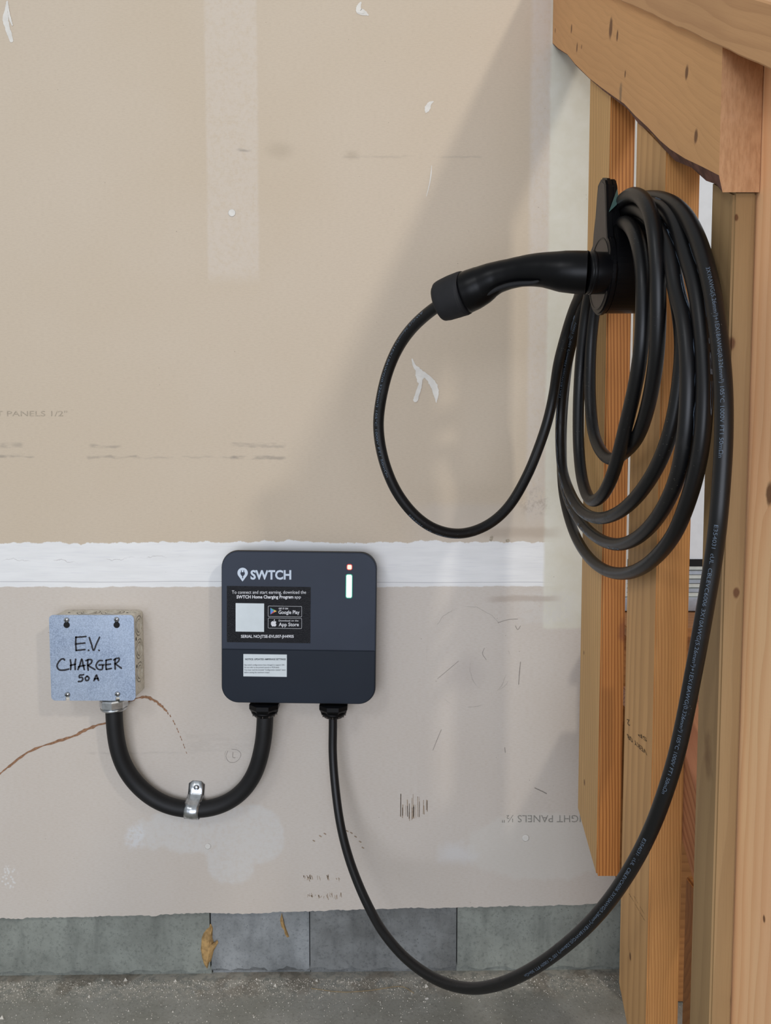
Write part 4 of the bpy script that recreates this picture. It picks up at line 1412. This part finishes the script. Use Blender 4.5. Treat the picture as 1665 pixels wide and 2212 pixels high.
for a in [(719, 1545, 1.478), (719, 1575, 1.477), (718.5, 1622, 1.474), (723, 1690, 1.464), (735, 1780, 1.44), (753, 1852, 1.41), (780, 1924, 1.37), (810, 1985, 1.33), (830, 2017, 1.30), (867, 2061, 1.26), (915, 2100, 1.21),
          (962, 2124, 1.165), (1016, 2135, 1.115), (1070, 2128, 1.065), (1124, 2107, 1.02), (1178, 2075, .98), (1230, 2035, .945), (1276, 1992, .915), (1320, 1940, .885), (1352, 1893, .862), (1380, 1845, .842),
          (1409, 1785, .822), (1433, 1722, .803), (1458, 1642, .788), (1478, 1555, .775), (1496, 1462, .763), (1511, 1382, .754), (1527, 1290, .745), (1541, 1206, .738)]:
    y_(*a)
for a in [(1551, 1125, .3275), (1558, 1040, .3285), (1563, 947, .329), (1563, 855, .329), (1558, 777, .329), (1549, 700, .329), (1541, 645, .329), (1527, 580, .3285), (1506, 515, .328), (1480, 466, .327), (1455, 442, .326), (1428, 430, .325),
          # over the drum, hidden, then down the far side: outermost loop
          (1390, 428, .325), (1345, 445, .325), (1318, 480, .325), (1294, 530, .325), (1272, 585, .325), (1250, 640, .325), (1234, 700, .325), (1221, 780, .325), (1214, 870, .325), (1212, 960, .325),
          (1215, 1050, .325), (1225, 1105, .325), (1243, 1158, .325), (1270, 1202, .324), (1304, 1230, .324), (1343, 1239, .324), (1382, 1229, .324), (1422, 1198, .325), (1459, 1148, .325), (1484, 1087, .3255), (1503, 1022, .326), (1515, 957, .326), (1521, 880, .326), (1521, 793, .326),
          (1515, 705, .325), (1503, 622, .324), (1484, 557, .3225), (1458, 482, .321), (1432, 449, .320), (1400, 440, .319), (1360, 448, .319),
          # second loop
          (1325, 475, .319), (1298, 530, .319), (1276, 585, .319), (1256, 640, .319), (1238, 710, .319), (1225, 790, .319), (1216, 880, .319), (1213, 960, .318), (1216, 1030, .318), (1230, 1084, .317), (1260, 1134, .317), (1296, 1165, .317), (1336, 1176, .317), (1374, 1163, .317), (1413, 1127, .317), (1447, 1071, .316),
          (1466, 1019, .3155), (1479, 947, .315), (1486, 855, .3145), (1485, 762, .314), (1477, 690, .3135), (1461, 628, .313), (1446, 545, .312), (1420, 490, .311), (1397, 463, .310), (1372, 450, .310), (1345, 459, .310),
          # third loop
          (1322, 490, .310), (1300, 535, .310), (1280, 590, .309), (1262, 645, .308), (1245, 700, .307), (1228, 770, .306), (1215, 850, .305), (1210, 930, .305), (1214, 1010, .305), (1229, 1060, .305), (1253, 1100, .305), (1289, 1119, .305), (1336, 1107, .306), (1382, 1065, .309), (1419, 1008, .314), (1444, 947, .319), (1459, 886, .3225),
          (1470, 810, .325), (1474, 740, .326), (1467, 670, .326), (1450, 590, .3255), (1425, 520, .324), (1395, 480, .321), (1360, 470, .318),
          # fourth (inner, ends behind)
          (1325, 495, .316), (1306, 540, .315), (1294, 600, .315), (1285, 660, .3145), (1277, 730, .314), (1274, 800, .314), (1275, 870, .314), (1282, 935, .314), (1298, 975, .314), (1320, 992, .314), (1348, 978, .3145), (1378, 941, .314), (1397, 886, .313), (1410, 824, .311),
          (1418, 762, .308), (1421, 700, .305), (1421, 630, .302), (1419, 560, .300), (1412, 490, .299), (1396, 441, .299), (1370, 420, .300), (1344, 434, .302),
          # fifth (inner, in front)
          (1322, 470, .304), (1302, 530, .305), (1285, 590, .305), (1270, 650, .305), (1259, 730, .304), (1252, 810, .304), (1249, 890, .303), (1250, 970, .302), (1258, 1040, .300), (1275, 1080, .298), (1298, 1073, .298), (1320, 1034, .298), (1337, 978, .298), (1352, 917, .298), (1367, 855, .298), (1379, 793, .2975),
          (1386, 731, .297), (1389, 660, .297), (1388, 590, .297), (1378, 525, .298), (1362, 490, .300), (1343, 482, .303),
          # out to the plug
          (1316, 520, .306), (1288, 570, .305), (1262, 620, .302), (1241, 665, .299), (1226, 710, .2965)]:
    x_(*a)
for a in [(1206, 785, 1.25), (1196, 850, 1.275), (1183, 908, 1.285), (1163, 968, 1.285), (1138, 1028, 1.28), (1102, 1090, 1.27), (1067, 1125, 1.262), (1030, 1145, 1.255), (995, 1153, 1.248), (962, 1150, 1.242), (928, 1137, 1.235), (894, 1111, 1.228), (860, 1068, 1.22),
          (837, 1020, 1.212), (822, 966, 1.205), (817, 915, 1.197), (823, 862, 1.185), (837, 804, 1.17), (858, 754, 1.15), (885, 714, 1.125), (915, 684, 1.10), (945, 661, 1.078), (965, 650, 1.066)]:
    y_(*a)
P = catmull([tuple(p) for p in seq], 10); P, S_ = resample(P, .004); P = smooth(P, 2.2); P[0] = seq[0]
v, f = tube(P, R_C, 20)
tag(link('charging_cable', me_from(v, f), MAT['cable'], smooth=True), 'long black charging cable coiled over the holster and sagging down to the charger', 'cable')
cab = bpy.data.objects['charging_cable']
S_ = np.concatenate([[0], np.cumsum(np.linalg.norm(np.diff(P, axis=0), axis=1))])
T_, _, _ = frames(P)
proj = []
for p in P:
    d = Vector(p) - CAM; fw = d.y * math.cos(PITCH) - d.z * math.sin(PITCH); up = d.y * math.sin(PITCH) + d.z * math.cos(PITCH)
    proj.append((CX + F * d.x / fw, CY - F * up / fw))
proj = np.array(proj)


def near_s(px, py, lo=0, hi=None):
    d = np.hypot(proj[:, 0] - px, proj[:, 1] - py); i0 = int(lo * len(P)); i1 = int((hi or 1) * len(P))
    return i0 + int(np.argmin(d[i0:i1]))


def cable_text(s, i_start, direction, phi0, phi1, h=.0036, maxlen=None, stretch=1.0):
    V, Fc = text2d(s, 0.0); sc = h / CAPH; out = []
    L = V[:, 0].max() * sc * stretch
    for a, b in V:
        t = a * sc * stretch; ss_ = S_[i_start] + direction * t; ss_ = min(max(ss_, S_[0]), S_[-1])
        c = np.array([np.interp(ss_, S_, P[:, k]) for k in range(3)]); tt = np.array([np.interp(ss_, S_, T_[:, k]) for k in range(3)]); tt /= np.linalg.norm(tt)
        n = np.array(CAM) - c; n -= tt * n.dot(tt); n /= np.linalg.norm(n); D = tt * direction; U = np.cross(n, D)
        ph = phi0 + (phi1 - phi0) * t / L; an = ph + (b * sc - h * .5) / R_C
        out.append(tuple(c + (R_C + .00025) * (math.cos(an) * n + math.sin(an) * U)))
    return out, Fc


full = 'E354031  cUL  CBLEVC6006 3X10AWG(5.26mm\u00b2)+1EX18AWG(0.326mm\u00b2) 105\u00b0C 1000V FT1 50m\u03a9n'
fullb = '3X10AWG(5.26mm\u00b2)+1EX18AWG(0.326mm\u00b2) 105\u00b0C 1000V FT1 50m\u03a9n'
N_ = len(P)
iA = near_s(1549, 1125, 0, .25); iB = near_s(1437, 1708, 0, .25); iC = near_s(1399, 1800, 0, .25); iD = near_s(1140, 2098, 0, .25)
iE = near_s(1532, 590, 0, .35); iF = near_s(1562, 985, 0, .3)


def span_text(s, ia, ib, p0, p1, h=.0036):
    V, _ = text2d(s, 0.0); L = V[:, 0].max() * h / CAPH; st_ = abs(S_[ib] - S_[ia]) / L
    return cable_text(s, ia, 1 if ib > ia else -1, p0, p1, h, stretch=st_)


ms = [span_text(full, iA, iB, -.15, -.15), span_text(full, iC, iD, -.2, .35), span_text(fullb, iE, iF, .1, -.25)]
# plug loop: reads down on the outer side
l0 = near_s(925, 677, .85); l1 = near_s(831, 1030, .85); ms.append(span_text('AWG(5.26mm\u00b2)+1EX18AWG(0.326mm\u00b2) 105\u00b0C 1000V FT1 50m\u03a9n', l0, l1, -.75, -.35, .0034))
l2 = near_s(884, 1112, .85); l3 = near_s(985, 1160, .85); ms.append(span_text('E354031  cUL  CBLEVC60', l2, l3, -.8, -1.1, .0034))
# coils
s3 = int(.5 * N_)
g0 = near_s(1216, 860, .45, .6); g1 = near_s(1250, 690, .45, .6); ms.append(span_text('1EX18AWG(0.326mm\u00b2) 105\u00b0C 1000V', g0, g1, .5, .2, .003))
g0 = near_s(1444, 940, .45, .62); g1 = near_s(1345, 1105, .45, .62); ms.append(span_text('AWG(0.326mm\u00b2)+1EX18AWG 35403', g0, g1, -.9, -.9, .0032))
g0 = near_s(1483, 900, .3, .5); g1 = near_s(1345, 1172, .3, .5); ms.append(span_text('CBLEVC6006 3X10AWG(5.26mm\u00b2)+1EX18AWG 105\u00b0C 10', g0, g1, -.85, -.7, .0032))
for v, f in ms:
    link('jacket_print', me_from(v, f), MAT['cableprint'], cab)
